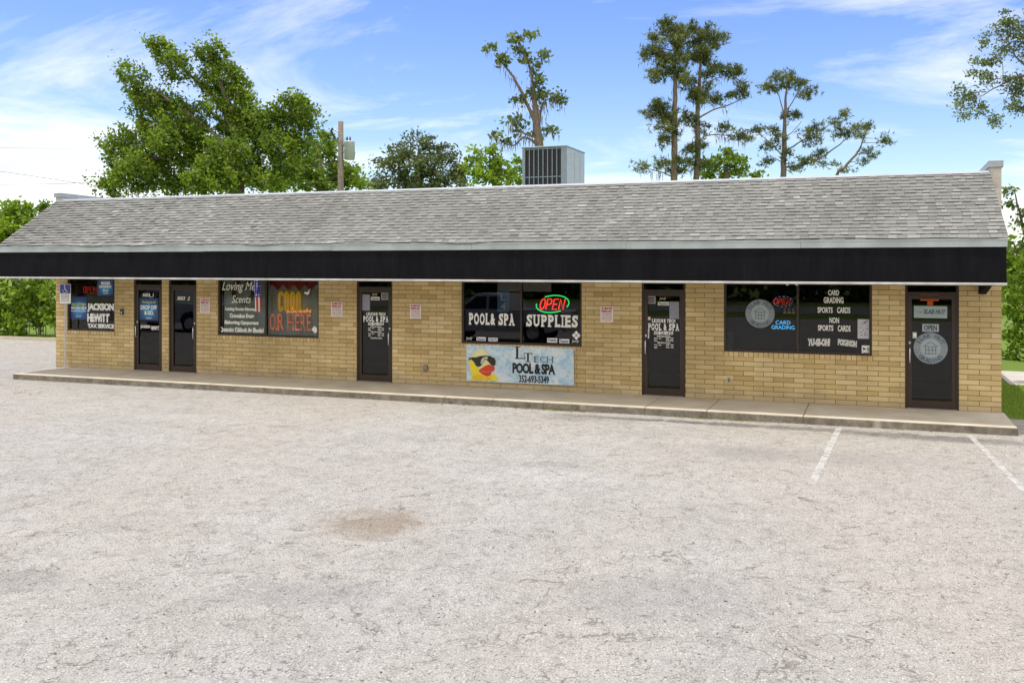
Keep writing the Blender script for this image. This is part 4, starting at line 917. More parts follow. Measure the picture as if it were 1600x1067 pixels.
m = MB(); cx_, s = (x0+x1)/2-.01, (z1-zm)/1.12; Y = -.2045; q = lambda X, Z: (cx_ + X*s, zm + Z*s)
m.disc(*q(-.06, .90), .085*s, .085*s, Y, 14, .001)
def bar(pts, wd):
    for (xa, za), (xb, zb_) in zip(pts[:-1], pts[1:]):
        d = Vector((xb-xa, zb_-za)).normalized(); n = Vector((-d.y, d.x))*wd/2; e = d*wd*.4
        m.poly([q(xa-e.x+n.x, za-e.y+n.y), q(xa-e.x-n.x, za-e.y-n.y), q(xb+e.x-n.x, zb_+e.y-n.y), q(xb+e.x+n.x, zb_+e.y+n.y)][::1], Y - .0004)
bar([(-.05, .76), (-.03, .42), (.20, .42), (.32, .16), (.42, .20)], .085); bar([(-.04, .60), (.16, .58)], .06)
bar([(-.03+.27*math.cos(R(k)), .33+.25*math.sin(R(k))) for k in range(150, 361, 22)], .07)
m.build('wheelchair_symbol', M_white, t, off=gp)
m = MB(); g = lambda z, st: m.text(st, x0+.05, x1-.05, z0+(zm-z0)*z, z0+(zm-z0)*(z+.11), -.2015, bold=.02)
g(.80, 'PARKING BY'); g(.62, 'DISABLED'); g(.44, 'PERMIT ONLY'); g(.22, '$250 FINE'); m.build('lettering', M_dkgrey, t, off=gp)
# parked pickups, outside the frame to the left; the shop windows mirror them
M_tyre = simple('tyre', (.02, .02, .02), .9); M_carglass = simple('car_glass', (.012, .013, .016), .08)
def pickup(x1, yc, label, col, seed):
    paint = simple('car_paint_%d' % seed, col, .28, .1, .5, var=.02); c0 = (x1 - 2.8, yc, 0)
    t = thing('pickup_truck', label, 'pickup truck', c0, 'pickups parked on the lot'); X = lambda f: x1 - f
    hw = .96; m = MB()
    def prof(pts, ya, yb):
        n = len(pts); m.add([(X(p[0]), ya, p[1]) for p in pts] + [(X(p[0]), yb, p[1]) for p in pts], [tuple(range(n)), tuple(range(2*n-1, n-1, -1))] + [(i, n+i, n+(i+1) % n, (i+1) % n) for i in range(n)])
    arch = lambda cx_: [(cx_ + .50*math.cos(R(a)), .42 + .50*math.sin(R(a))) for a in (180, 155, 130, 105, 75, 50, 25, 0)]
    side = [(.0, .55), (.0, 1.18), (.08, 1.24), (1.95, 1.26), (2.0, 1.20), (4.25, 1.22), (5.35, 1.12), (5.58, .98), (5.62, .50)] + [(q[0], q[1]) for q in reversed(arch(4.60))] + [(3.6, .42), (2.2, .42)] + [(q[0], q[1]) for q in reversed(arch(1.15))]
    side = [(a, max(b, .38)) for a, b in side]; prof(side, yc - hw, yc + hw); m.build('body', paint, t, off=c0)
    m = MB(); tp = [(2.05, 1.2, hw-.03), (2.25, 1.84, hw-.17), (3.55, 1.86, hw-.17), (4.35, 1.21, hw-.03)]
    v = [(X(a), yc - w_, z) for a, z, w_ in tp] + [(X(a), yc + w_, z) for a, z, w_ in tp]; m.add(v, [(0,1,2,3), (7,6,5,4), (0,4,5,1), (1,5,6,2), (2,6,7,3)]); m.build('cab', paint, t, off=c0)
    for s in (-1, 1):
        for a0, b0, a1, b1 in ((2.22, 2.38, 2.98, 2.98), (3.08, 3.08, 4.10, 3.52)):
            f = lambda z: hw - .03 - .14*(z-1.2)/.64 + .004
            MB().add([(X(a0), yc+s*f(1.27), 1.27), (X(b0), yc+s*f(1.76), 1.76), (X(b1), yc+s*f(1.76), 1.76), (X(a1), yc+s*f(1.27), 1.27)], [(0,1,2,3)]) if 0 else None
            q = MB(); q.add([(X(a0), yc+s*f(1.27), 1.27), (X(b0), yc+s*f(1.76), 1.76), (X(b1), yc+s*f(1.76), 1.76), (X(a1), yc+s*f(1.27), 1.27)], [(0,1,2,3)]); q.build('side_window', M_carglass, t, off=c0)
        q = MB()
        for a in (2.12, 3.03, 4.15): q.box(X(a)-.006, X(a)+.006, yc+s*(hw+.001)-.001, yc+s*(hw+.001)+.001, .50, 1.2)
        q.build('door_gap', M_blk, t, off=c0)
        for a in (2.25, 3.2): MB().bev(X(a+.2), X(a), min(yc+s*hw, yc+s*(hw+.03)), max(yc+s*hw, yc+s*(hw+.03)), 1.05, 1.09, .006).build('door_handle', M_blk, t, off=c0)
        MB().bev(X(4.22), X(4.02), min(yc+s*hw, yc+s*(hw+.2)), max(yc+s*hw, yc+s*(hw+.2)), 1.26, 1.42, .03).build('side_mirror', paint, t, off=c0)
        MB().bev(X(.02), X(-.02), min(yc+s*.72, yc+s*.93), max(yc+s*.72, yc+s*.93), .8, 1.15, .01).build('tail_light', M_red, t, off=c0)
        MB().bev(X(5.63), X(5.5), min(yc+s*.62, yc+s*.9), max(yc+s*.62, yc+s*.9), .75, .95, .02).build('headlight', M_white, t, off=c0)
        for a in (1.15, 4.60):
            cy_ = yc + s*(hw-.13); k = 22; ty = MB(); prv = None; rr_ = [(.40, -.12), (.415, -.09), (.415, .09), (.40, .12), (.25, .125)]
            vs = [(X(a) + r_*math.cos(2*math.pi*i/k), cy_ + s*o_, .415 + r_*math.sin(2*math.pi*i/k)) for i in range(k) for r_, o_ in rr_]
            ty.add(vs, [(5*i+j, 5*i+j+1, 5*((i+1) % k)+j+1, 5*((i+1) % k)+j) for i in range(k) for j in range(4)]); w_ = ty.build('wheel', M_tyre, t, off=c0)
            q = MB()
            vs = [(X(a) + r_*math.cos(2*math.pi*i/k), cy_ + s*o_, .415 + r_*math.sin(2*math.pi*i/k)) for i in range(k) for r_, o_ in ((.25, .12), (.21, .07), (.06, .10))] + [(X(a), cy_ + s*.11, .415)]
            q.add(vs, [(3*i+j, 3*i+j+1, 3*((i+1) % k)+j+1, 3*((i+1) % k)+j) for i in range(k) for j in range(2)] + [(3*i+2, 3*k, 3*((i+1) % k)+2) for i in range(k)]); q.build('rim', M_steel, w_, off=c0)
    q = MB(); q.add([(X(4.32), yc-.80, 1.27), (X(4.32), yc+.80, 1.27), (X(3.66), yc+.72, 1.80), (X(3.66), yc-.72, 1.80)], [(0,1,2,3)]); q.v = [(a-.012, b, z+.012) for a, b, z in q.v]; q.build('windscreen', M_carglass, t, off=c0)
    MB().bev(X(.0), X(-.12), yc-.9, yc+.9, .45, .62, .02).build('bumper', M_steel, t, off=c0); MB().bev(X(5.74), X(5.60), yc-.92, yc+.92, .42, .66, .03).build('bumper', M_steel, t, off=c0)
pickup(10.5, -14.4, 'silver pickup truck mirrored in the pool shop window', (.62, .62, .64), 1)
pickup(-5.6, -14.6, 'grey pickup truck mirrored in the two leftmost glass doors', (.5, .5, .52), 2)
# eave cable ---------------------------------------------------------
m = MB(); pts = []; rng = random.Random(8); x = XL0
while x < XR0 - .05:
    sag = .022*math.sin(x*1.3)+.016*math.sin(x*3.7); pts.append((x, EY-.062, EZ+.0 + sag*(1 if x < 15 else .4))); x += .22
tag(m.tube(pts, .008, 5).build('cable', M_blk), 'thin black cable slung along the eave edge above pale fascia', 'cable')

# air conditioner -----------------------------------------------------
AY = 3.0; A0, A1 = W(816, 230, AY), W(884, 230, AY); zt = A0.z; zb = 4.52; dp = 1.7; c = ((A0.x+A1.x)/2, AY+dp/2, zb)
t = thing('rooftop_air_conditioner', 'grey boxy air conditioner with louvred front on the flat roof', 'air conditioner', c)
Mac = simple('ac_paint', (.19, .245, .27), .45, .2, var=.08); Mgr = simple('ac_coil', (.010, .010, .010), .6)
m = MB(); ft = .05; m.box(A0.x, A1.x, AY+.06, AY+dp, zb+.05, zt-.045); m.box(A0.x, A0.x+.07, AY, AY+.06, zb+.05, zt-.045); m.box(A1.x-.12, A1.x, AY, AY+.06, zb+.05, zt-.045); m.build('cabinet', Mac, t, off=c)
MB().bev(A0.x-.015, A1.x+.015, AY-.015, AY+dp+.015, zt-.044, zt, .008).build('top_cover', Mac, t, off=c)
MB().box(A0.x+.071, A1.x-.121, AY+.045, AY+.058, zb+.06, zt-.05).build('coil', Mgr, t, off=c)
m = MB(); x0, x1 = A0.x+.07, A1.x-.12
for k in range(9): x = x0 + (x1-x0)*k/8; m.box(x-.010, x+.010, AY+.004, AY+.022, zb+.06, zt-.05)
for z in (zb+.07, zb+.07+(zt-zb)*.44, zt-.07): m.box(x0, x1, AY+.023, AY+.035, z-.012, z+.012)
m.build('guard', Mac, t, off=c)
m = MB(); m.box(A1.x+.0005, A1.x+.006, AY+.07, AY+dp-.01, zb+.06, zt-.05); m.box(A1.x+.006, A1.x+.014, AY+.75, AY+1.2, zb+.15, zt-.12); m.box(A1.x+.006, A1.x+.014, AY+1.24, AY+1.62, zb+.6, zt-.12)
for k in range(5): m.box(A1.x+.0145, A1.x+.022, AY+.8, AY+1.15, zb+.3+k*.05, zb+.32+k*.05)
m.build('side_panel', simple('ac_side_lit', (.36, .41, .41), .45, .2, var=.05), t, off=c)  # side coloured lighter than the front to paint in light from the right
MB().box(A0.x+.05, A1.x-.05, AY+.05, AY+dp-.05, zb-.02, zb+.05).build('curb', M_cap, t, off=c)

# power pole and wires --------------------------------------------------
PT = 50.0; g = P(532.5, 413, PT); g.z = 0; top = P(532.5, 190, PT).z
t = thing('utility_pole', 'weathered wooden utility pole with transformer can behind the roof', 'utility pole', g)
M_wood = bark_mat('pole_wood', (.15, .125, .10), (.31, .265, .215))
m = MB(); m.tube([(g.x, g.y, 0), (g.x, g.y, top*.5), (g.x, g.y, top)], [.19, .165, .135], 12); m.build('pole', M_wood, t, off=g)
rt = Vector((CYW, SY, 0)); fw = Vector((-SY, CYW, 0))
def pp(px, py, d=0): return P(px, py, PT) + fw*d
m = MB(); q0, q1 = pp(546.5, 250, -.1), pp(546.5, 222, -.1); m.tube([q0, q0+Vector((0,0,.03)), q1-Vector((0,0,.05)), q1, q1+Vector((0,0,.05))], [.24, .28, .28, .30, .12], 18)
can = m.build('transformer', simple('transformer_grey', (.52, .56, .58), .4, .2, var=.05), t, off=g)
m = MB()
for dx in (-3.5, 1): m.tube([pp(546.5+dx, 222, -.1), pp(546.5+dx, 217.5, -.1), pp(546.5+dx, 214, -.1)], [.04, .055, .02], 8)
m.build('bushing', M_dkgrey, can, off=g)
m = MB(); m.tube([pp(533, 238, -.1), pp(543, 238, -.1)], .05, 6); m.tube([pp(533, 228, -.1), pp(543, 228, -.1)], .04, 6); m.tube([pp(530, 207), pp(522, 203, -.2)], .03, 6); m.build('bracket', M_metal, t, off=g)
m = MB(); m.tube([pp(521, 201, -.2), pp(518.5, 206, -.2), pp(522, 212, -.2), pp(525, 219, -.2)], [.05, .07, .06, .05], 8); m.build('cutout_fuse', M_dkgrey, t, off=g)
m = MB(); m.tube([pp(525, 219, -.2), pp(530, 226, -.2), pp(538, 220, -.2), pp(543, 215, -.1)], .012, 5); m.tube([pp(552, 232, -.15), pp(556, 240, -.2), pp(553, 252, -.2), pp(546, 262, -.1), pp(534, 258, -.1)], .012, 5); m.build('jumper_wire', M_dkgrey, t, off=g)
for name, pts in (('upper', [(531, 202), (412, 219), (300, 226), (197, 230), (60, 232), (-250, 225)]), ('middle', [(530, 254), (420, 265), (300, 275), (178, 283), (60, 288), (-250, 290)]),
                  ('low', [(530, 284), (400, 291), (260, 296), (150, 290), (75, 279), (0, 268), (-250, 235)])):
    q = [Vector(pp(*p)) for p in pts]; out = []
    for i in range(len(q)-1):
        p0, p1, p2, p3 = q[max(i-1,0)], q[i], q[i+1], q[min(i+2, len(q)-1)]
        for k in range(8):
            s = k/8; out.append(.5*((2*p1)+(-p0+p2)*s+(2*p0-5*p1+4*p2-p3)*s*s+(-p0+3*p1-3*p2+p3)*s**3))
    out.append(q[-1])
    tag(MB().tube(out, .008 if name == 'upper' else .013, 5).build('overhead_wire', simple('wire', (.10, .10, .10), .6)), 'thin overhead wire, the %s of three leaving the utility pole leftward' % {'upper': 'highest', 'middle': 'middle', 'low': 'lowest'}[name], 'wire', 'overhead wires from the pole')

# ================================================================ trees
def fastmesh(name, verts, nper, tone, mat, parent, off):
    nf = len(verts)//nper; m = bpy.data.meshes.new(name); m.vertices.add(len(verts)); m.vertices.foreach_set('co', (verts - np.array(off)).astype(np.float32).ravel())
    m.loops.add(len(verts)); m.loops.foreach_set('vertex_index', np.arange(len(verts), dtype=np.int32)); m.polygons.add(nf)
    m.polygons.foreach_set('loop_start', np.arange(0, nf*nper, nper, dtype=np.int32)); m.materials.append(mat); m.update(calc_edges=True)
    at_ = m.attributes.new('tone', 'FLOAT', 'FACE'); at_.data.foreach_set('value', tone.astype(np.float32))
    o = bpy.data.objects.new(name, m); COL.objects.link(o); o.parent = parent; return o
def unit(a): return a/np.maximum(np.linalg.norm(a, axis=1, keepdims=True), 1e-9)
def leafquads(rs, pos, size, droop=0.0):
    n = len(pos); nr = unit(rs.normal(size=(n, 3)) + np.array([0, 0, .7])); a = unit(np.cross(nr, rs.normal(size=(n, 3)))); b = np.cross(nr, a)
    sz = size*rs.uniform(.6, 1.35, size=(n, 1)); v = np.empty((n, 4, 3))
    v[:, 0] = pos + a*sz; v[:, 1] = pos + b*sz*.52; v[:, 2] = pos - a*sz*.8; v[:, 3] = pos - b*sz*.52
    return v.reshape(-1, 3)
def needles(rs, pos, size, per):
    n = len(pos); c = np.repeat(pos, per, axis=0); d = unit(rs.normal(size=(n*per, 3)) + np.array([0, 0, .35])); s = unit(np.cross(d, rs.normal(size=(n*per, 3))))
    L_ = size*rs.uniform(.6, 1.2, size=(n*per, 1)); v = np.empty((n*per, 3, 3)); v[:, 0] = c + s*size*.09; v[:, 1] = c - s*size*.09; v[:, 2] = c + d*L_
    return v.reshape(-1, 3)
def tree(name, label, cat, base, t, trunk, blobs, mats, seed, kind='leaf', leaf=.16, dens=1.0, clump=.42, limbs=(), group=None, moss=None, deep=.8, twig=.5, sweep=None, per=34):
    # trunk: [(px, py, radius)] ; blobs: [(px, py, rx px, ry px)] measured at depth t
    rs = np.random.RandomState(seed); rng = random.Random(seed); leafm, barkm = mats
    b0 = P(base, 413, t) if not isinstance(base, Vector) else base.copy(); b0.z = 0
    T_ = thing(name, label, cat, b0, group); tb = MB()
    tp = [Vector((b0.x, b0.y, -.05))] + [P(p[0], p[1], t) for p in trunk]; tr = [trunk[0][2]*1.05] + [p[2]*.8 for p in trunk]
    def smooth_path(q, r, k=5, jit=.0):
        o, ro = [], []
        for i in range(len(q)-1):
            p0, p1, p2, p3 = q[max(i-1,0)], q[i], q[i+1], q[min(i+2, len(q)-1)]
            for s_ in range(k):
                s = s_/k; v = .5*((2*p1)+(-p0+p2)*s+(2*p0-5*p1+4*p2-p3)*s*s+(-p0+3*p1-3*p2+p3)*s**3)
                o.append(v + Vector((rng.uniform(-1,1), rng.uniform(-1,1), 0))*jit); ro.append(r[i]*(1-s)+r[i+1]*s)
        return o + [q[-1]], ro + [r[-1]]
    q, r = smooth_path(tp, tr, 5, .02); tb.tube(q, r, 9); trunkpts = list(zip(q, r))
    for lb in limbs:
        pts = [P(p[0], p[1], t) + fw*(p[3] if len(p) > 3 else 0) for p in lb]; a, b = smooth_path(pts, [p[2]*.65 for p in lb], 5, .03); tb.tube(a, b, 6); trunkpts += list(zip(a[2:], b[2:]))
    sc_ = t/FPX; P_all = []; tones = []; mossp = []
    for bl in blobs:
        bx, by, rx, ry = bl[:4]; dd = bl[4] if len(bl) > 4 else rng.uniform(-1, 1)*deep*rx*sc_
        cen = P(bx, by, t) + fw*dd; Rx, Rz = rx*sc_, ry*sc_; Ry = (Rx*.8+Rz*.2)
        # a limb out to the blob
        best = min(trunkpts, key=lambda z: (z[0]-cen).length + max(0, z[0].z-cen.z)*1.5)
        mid = best[0].lerp(cen, .5) + Vector((rng.uniform(-.2,.2), rng.uniform(-.2,.2), rng.uniform(-.1, .25)))
        r0 = min(best[1]*.5, .02 + .025*Rx); a, b = smooth_path([best[0], mid, cen], [r0, r0*.7, r0*.35], 4); tb.tube(a, b, 6, cap=False)
        vol = Rx*Ry*Rz; nc = max(4, int(dens*7.5*vol**.72/clump**1.6))
        u = unit(rs.normal(size=(nc, 3)))*(rs.uniform(.15, 1, size=(nc, 1))**.45); cc = np.array([0.,0,0]) + u
        cpos = np.array(cen) + cc[:, :1]*Rx*np.array(rt) + cc[:, 1:2]*Ry*np.array(fw) + cc[:, 2:3]*Rz*np.array([0,0,1.])
        for j in range(nc):
            cp = cpos[j]; cs = clump*rng.uniform(.6, 1.25)
            if rng.random() < twig: tb.tube([cen, Vector(cp)*.6+cen*.4+Vector((rng.uniform(-.1,.1),)*3), Vector(cp)], [r0*.3, r0*.2+.004, .006], 4, cap=False)
            m_ = max(3, int(per*rng.uniform(.6, 1.3))); g_ = rs.normal(size=(m_, 3))*cs*np.array([.5, .5, .33])
            if sweep: g_ = g_*.8 + rs.normal(size=(m_, 1))*cs*.75*(np.array(rt)*sweep[0] + np.array([0, 0, 1.])*sweep[1])
            P_all.append(cp + g_); tn = rng.choice((rng.uniform(.0, .5), rng.uniform(.35, 1.0))); tones.append(np.clip(tn + rs.normal(size=m_)*.16, 0, 1))
            if moss and rng.random() < moss: mossp.append(Vector(cp) - Vector((0, 0, .1)))
    pos = np.concatenate(P_all); tone = np.concatenate(tones)
    if kind == 'leaf': v = leafquads(rs, pos, leaf); nper = 4; tt = tone
    else: v = needles(rs, pos, leaf, 7); nper = 3; tt = np.repeat(tone, 7)
    fastmesh('crown', v, nper, tt, leafm, T_, tuple(b0)); tb.build('trunk', barkm, T_, off=tuple(b0))
    if moss:
        for (p_, r_) in trunkpts[6:]:
            if rng.random() < .45: mossp.append(p_ - Vector((0,0,.05)))
        vs = []
        for p_ in mossp:
            for k in range(9):
                o_ = np.array(p_) + rs.normal(size=3)*np.array([.16, .16, .12]); ln = rng.uniform(.12, .5); wd = rng.uniform(.012, .03); an = rng.uniform(0, 3.14); dx = np.array([math.cos(an), math.sin(an), 0])*wd
                vs += [o_-dx, o_+dx, o_ + np.array([rng.uniform(-.06,.06), rng.uniform(-.06,.06), -ln])]
        vs = np.array(vs); fastmesh('moss', vs, 3, rs.uniform(0, 1, len(vs)//3), M_moss, T_, tuple(b0))['kind'] = 'stuff'
    return T_
LM_a = leaf_mat('leaf_bright', (.05, .10, .012), (.29, .40, .045), .42); LM_b = leaf_mat('leaf_olive', (.075, .105, .045), (.19, .23, .085), .25)
LM_c = leaf_mat('leaf_lime', (.11, .20, .015), (.32, .44, .04), .4); LM_p = leaf_mat('pine_needles', (.06, .085, .028), (.25, .28, .085), .25); LM_o = leaf_mat('oak_leaf', (.07, .105, .035), (.24, .30, .09), .35)
M_moss = leaf_mat('spanish_moss', (.16, .145, .12), (.34, .31, .26), .2)
BK = bark_mat('bark', (.13, .10, .075), (.30, .25, .20)); BKp = bark_mat('pine_bark', (.12, .09, .07), (.27, .215, .17))
# big broadleaf tree behind the left half of the roof
tree('broadleaf_tree', 'largest leafy green tree with several tall leaning lobes behind the roof', 'tree', 372, 46,
     [(372, 300, .42), (370, 262, .38), (372, 225, .30), (368, 190, .22), (352, 150, .16), (335, 110, .10), (328, 85, .05)],
     [(258, 82, 22, 16), (240, 80, 10, 9), (283, 100, 24, 14), (268, 122, 16, 9), (322, 92, 22, 20), (340, 82, 16, 14), (350, 118, 26, 24), (372, 125, 16, 26), (330, 138, 24, 20), (388, 148, 20, 16), (310, 120, 16, 12),
      (212, 122, 20, 20), (222, 148, 26, 16), (205, 165, 15, 10), (250, 162, 30, 18), (285, 175, 26, 20), (232, 185, 26, 22), (300, 205, 34, 24), (255, 212, 34, 24), (215, 218, 34, 22),
      (175, 232, 18, 18), (190, 258, 26, 24), (168, 290, 16, 12), (205, 285, 30, 20), (240, 250, 34, 24), (285, 245, 32, 26), (330, 235, 36, 26), (255, 285, 36, 20), (310, 280, 36, 22), (370, 270, 34, 22),
      (372, 168, 28, 24), (360, 200, 36, 26), (395, 190, 26, 26), (400, 225, 32, 26), (430, 180, 20, 18), (462, 170, 26, 20), (475, 190, 18, 20), (450, 200, 22, 18), (440, 235, 32, 24), (420, 270, 36, 24), (340, 170, 20, 16), (470, 225, 24, 18), (372, 288, 26, 14, -2.4), (350, 265, 22, 16, -2.2), (392, 250, 22, 16, -2.2), (366, 235, 20, 14, -2), (425, 288, 28, 12, -1.8), (330, 290, 26, 12, -2), (162, 292, 14, 8), (235, 262, 30, 18, -1.5), (275, 225, 28, 16, -1.5), (468, 158, 14, 9), (490, 182, 8, 16)],
     (LM_a, BK), 21, leaf=.098, dens=1.0, clump=.35, per=64, sweep=(-.55, .8), moss=.04,
     limbs=[[(372, 262, .24), (340, 215, .16), (290, 175, .12), (240, 140, .06)], [(372, 225, .16), (345, 170, .10), (300, 120, .07), (262, 85, .03)], [(374, 255, .22), (410, 215, .15), (440, 190, .10), (468, 170, .05)],
            [(370, 190, .12), (365, 140, .08), (352, 100, .05)], [(370, 280, .22), (300, 260, .14), (220, 240, .08), (185, 235, .04)]])
tree('broadleaf_tree', 'rounded bright green tree just beside and behind the utility pole', 'tree', 500, 56, [(500, 300, .30), (500, 260, .2), (498, 235, .1)],
     [(470, 262, 36, 24), (500, 235, 30, 20), (520, 262, 34, 22), (448, 285, 30, 18), (490, 285, 40, 18), (535, 283, 34, 16), (555, 275, 18, 14), (505, 215, 14, 8)], (LM_a, BK), 22, leaf=.15, clump=.5, per=36)
tree('broadleaf_tree', 'dull olive rounded tree to the right of the utility pole', 'tree', 655, 62, [(655, 300, .32), (655, 260, .22), (655, 232, .1)],
     [(655, 222, 24, 14), (628, 235, 26, 16), (690, 240, 28, 18), (600, 262, 22, 16), (640, 262, 38, 24), (690, 268, 38, 22), (720, 270, 16, 16), (610, 285, 36, 16), (665, 288, 44, 16), (590, 285, 14, 12), (715, 288, 20, 12)], (LM_b, BK), 23, leaf=.12, clump=.5, per=42)
tree('broadleaf_tree', 'bright yellow-green bushy tree left of the rooftop air conditioner', 'tree', 775, 52, [(775, 300, .25), (775, 262, .16), (772, 245, .08)],
     [(738, 240, 10, 12), (745, 260, 18, 14), (770, 250, 18, 13), (785, 265, 24, 16), (755, 280, 26, 14), (800, 280, 22, 14), (768, 238, 8, 7), (812, 265, 10, 16)], (LM_c, BK), 24, leaf=.14, clump=.45, per=34)
tree('moss_draped_tree', 'sparse mossy tree with forked trunk behind the rooftop air conditioner', 'tree', 842, 44, [(843, 300, .30), (843, 235, .27), (838, 195, .22), (836, 165, .16), (833, 140, .09), (828, 105, .05), (812, 65, .02)],
     [(812, 57, 16, 8), (826, 60, 9, 9), (812, 78, 16, 10), (765, 80, 10, 10), (778, 92, 16, 9), (790, 100, 12, 8), (825, 100, 16, 12), (838, 112, 12, 10), (818, 88, 14, 10), (842, 128, 8, 10), (846, 148, 14, 10), (832, 145, 10, 8), (870, 150, 12, 7), (876, 158, 7, 5), (808, 155, 6, 6),
      (798, 188, 14, 10), (815, 200, 16, 12), (775, 213, 10, 6), (790, 222, 12, 7), (862, 202, 12, 8), (835, 205, 14, 10), (800, 60, 8, 5), (850, 88, 6, 8)],
     (LM_o, BKp), 25, leaf=.13, dens=.65, clump=.32, per=16, moss=.25, deep=.5,
     limbs=[[(838, 195, .16), (822, 160, .13), (805, 125, .10), (790, 105, .07), (772, 85, .03)], [(840, 200, .14), (846, 170, .1), (850, 160, .05), (868, 150, .03)], [(842, 228, .12), (820, 215, .08), (800, 228, .05), (775, 214, .02)], [(842, 215, .1), (810, 205, .06), (800, 190, .03)]])
# pines
tree('pine_tree', 'tall slender mossy pine, left one of the close pair behind the roof', 'tree', 1053, 48, [(1053, 300, .22), (1054, 240, .20), (1054, 190, .17), (1055, 130, .13), (1054, 80, .09), (1050, 40, .04)],
     [(1048, 33, 14, 8), (1040, 45, 14, 10), (1060, 45, 16, 12), (1045, 62, 16, 12), (1022, 78, 16, 12), (1012, 88, 12, 10), (1040, 90, 18, 14), (1052, 105, 22, 16), (1030, 112, 16, 14), (1068, 78, 14, 14), (1062, 128, 16, 12),
      (1028, 162, 18, 13), (1018, 175, 14, 9), (1040, 178, 16, 12), (1035, 200, 16, 10), (1030, 220, 12, 9), (1052, 182, 14, 18), (1055, 258, 16, 14), (1032, 258, 14, 8), (1005, 262, 8, 6), (1048, 212, 10, 12), (1020, 60, 6, 5)],
     (LM_p, BKp), 31, 'pine', leaf=.24, dens=.95, clump=.34, per=17, moss=.14, deep=.6, limbs=[[(1054, 190, .06), (1035, 180, .04), (1015, 175, .02)], [(1053, 278, .06), (1030, 268, .04), (1000, 262, .015)]])
tree('pine_tree', 'tall slender pine with long right branch, right one of the close pair', 'tree', 1089, 49, [(1088, 300, .20), (1090, 240, .18), (1090, 180, .15), (1093, 130, .11), (1095, 90, .07), (1095, 50, .03)],
     [(1085, 50, 20, 12), (1105, 50, 14, 12), (1075, 62, 18, 12), (1112, 68, 16, 12), (1128, 62, 8, 8), (1095, 75, 20, 13), (1080, 90, 16, 12), (1108, 92, 18, 12), (1118, 112, 20, 9), (1140, 112, 16, 9), (1152, 115, 8, 6), (1098, 112, 14, 10),
      (1098, 140, 20, 12), (1075, 132, 12, 9), (1112, 152, 18, 9), (1155, 135, 12, 11), (1162, 148, 8, 7), (1140, 150, 9, 5), (1088, 158, 16, 14), (1078, 188, 12, 14), (1095, 198, 14, 10), (1088, 235, 14, 16), (1078, 252, 12, 12), (1135, 202, 12, 7), (1155, 212, 10, 6), (1098, 260, 14, 10)],
     (LM_p, BKp), 32, 'pine', leaf=.24, dens=.95, clump=.34, per=17, moss=.12, deep=.6, limbs=[[(1090, 185, .08), (1115, 172, .06), (1145, 162, .045), (1165, 150, .02)], [(1090, 222, .07), (1105, 212, .05), (1135, 212, .035), (1160, 222, .02)], [(1060, 240, .04), (1075, 228, .04), (1090, 220, .06)], [(1092, 140, .06), (1115, 125, .04), (1145, 115, .02)]])
tree('broadleaf_tree', 'low bright green tree at the foot of the two tall pines', 'tree', 1135, 52, [(1135, 300, .22), (1135, 262, .14), (1138, 245, .07)],
     [(1140, 240, 16, 11), (1122, 255, 20, 12), (1150, 258, 18, 12), (1115, 270, 20, 10), (1145, 272, 24, 10), (1172, 272, 14, 8)], (LM_a, BK), 33, leaf=.14, clump=.42, per=32)
tree('pine_tree', 'open crowned pine with one wide spreading branch to the right', 'tree', 1224, 50, [(1224, 300, .20), (1225, 240, .17), (1226, 195, .12), (1228, 150, .07), (1230, 125, .03)],
     [(1232, 115, 20, 8), (1215, 120, 14, 7), (1250, 125, 16, 9), (1235, 132, 22, 8), (1205, 138, 10, 6), (1268, 142, 9, 8), (1258, 150, 8, 5), (1195, 138, 6, 4), (1240, 180, 12, 7), (1222, 182, 12, 8), (1180, 205, 10, 9), (1205, 208, 14, 10), (1215, 222, 14, 10), (1192, 228, 14, 9), (1168, 215, 8, 6),
      (1262, 208, 16, 9), (1282, 202, 14, 8), (1300, 192, 14, 7), (1318, 182, 12, 6), (1270, 222, 16, 8), (1330, 205, 14, 8), (1310, 210, 14, 8), (1255, 250, 18, 9), (1280, 240, 14, 9), (1300, 258, 14, 6), (1200, 250, 12, 8), (1225, 240, 10, 10), (1240, 262, 16, 8)],
     (LM_p, BKp), 34, 'pine', leaf=.22, dens=.9, clump=.32, per=13, deep=.6, limbs=[[(1225, 262, .10), (1265, 255, .08), (1300, 235, .06), (1325, 215, .03)], [(1225, 238, .08), (1250, 222, .06), (1280, 205, .04), (1315, 182, .02)], [(1224, 245, .06), (1205, 225, .04), (1180, 205, .02)], [(1226, 190, .06), (1220, 160, .04), (1212, 138, .02)], [(1227, 185, .05), (1240, 155, .04), (1258, 130, .02)], [(1225, 215, .05), (1240, 205, .03), (1252, 190, .02)]])
tree('pine_tree', 'thin leaning pine branch rising rightmost above the roof ridge', 'tree', 1290, 53, [(1305, 290, .12), (1320, 262, .10), (1340, 238, .07), (1350, 215, .05), (1355, 200, .02)],
     [(1350, 195, 14, 7), (1365, 200, 12, 8), (1345, 210, 10, 6), (1380, 215, 9, 7), (1385, 222, 6, 5), (1358, 235, 12, 7), (1345, 250, 12, 6), (1335, 205, 8, 6), (1330, 266, 16, 5), (1362, 245, 8, 5)], (LM_p, BKp), 35, 'pine', leaf=.22, dens=.6, clump=.3, per=10, deep=.6)
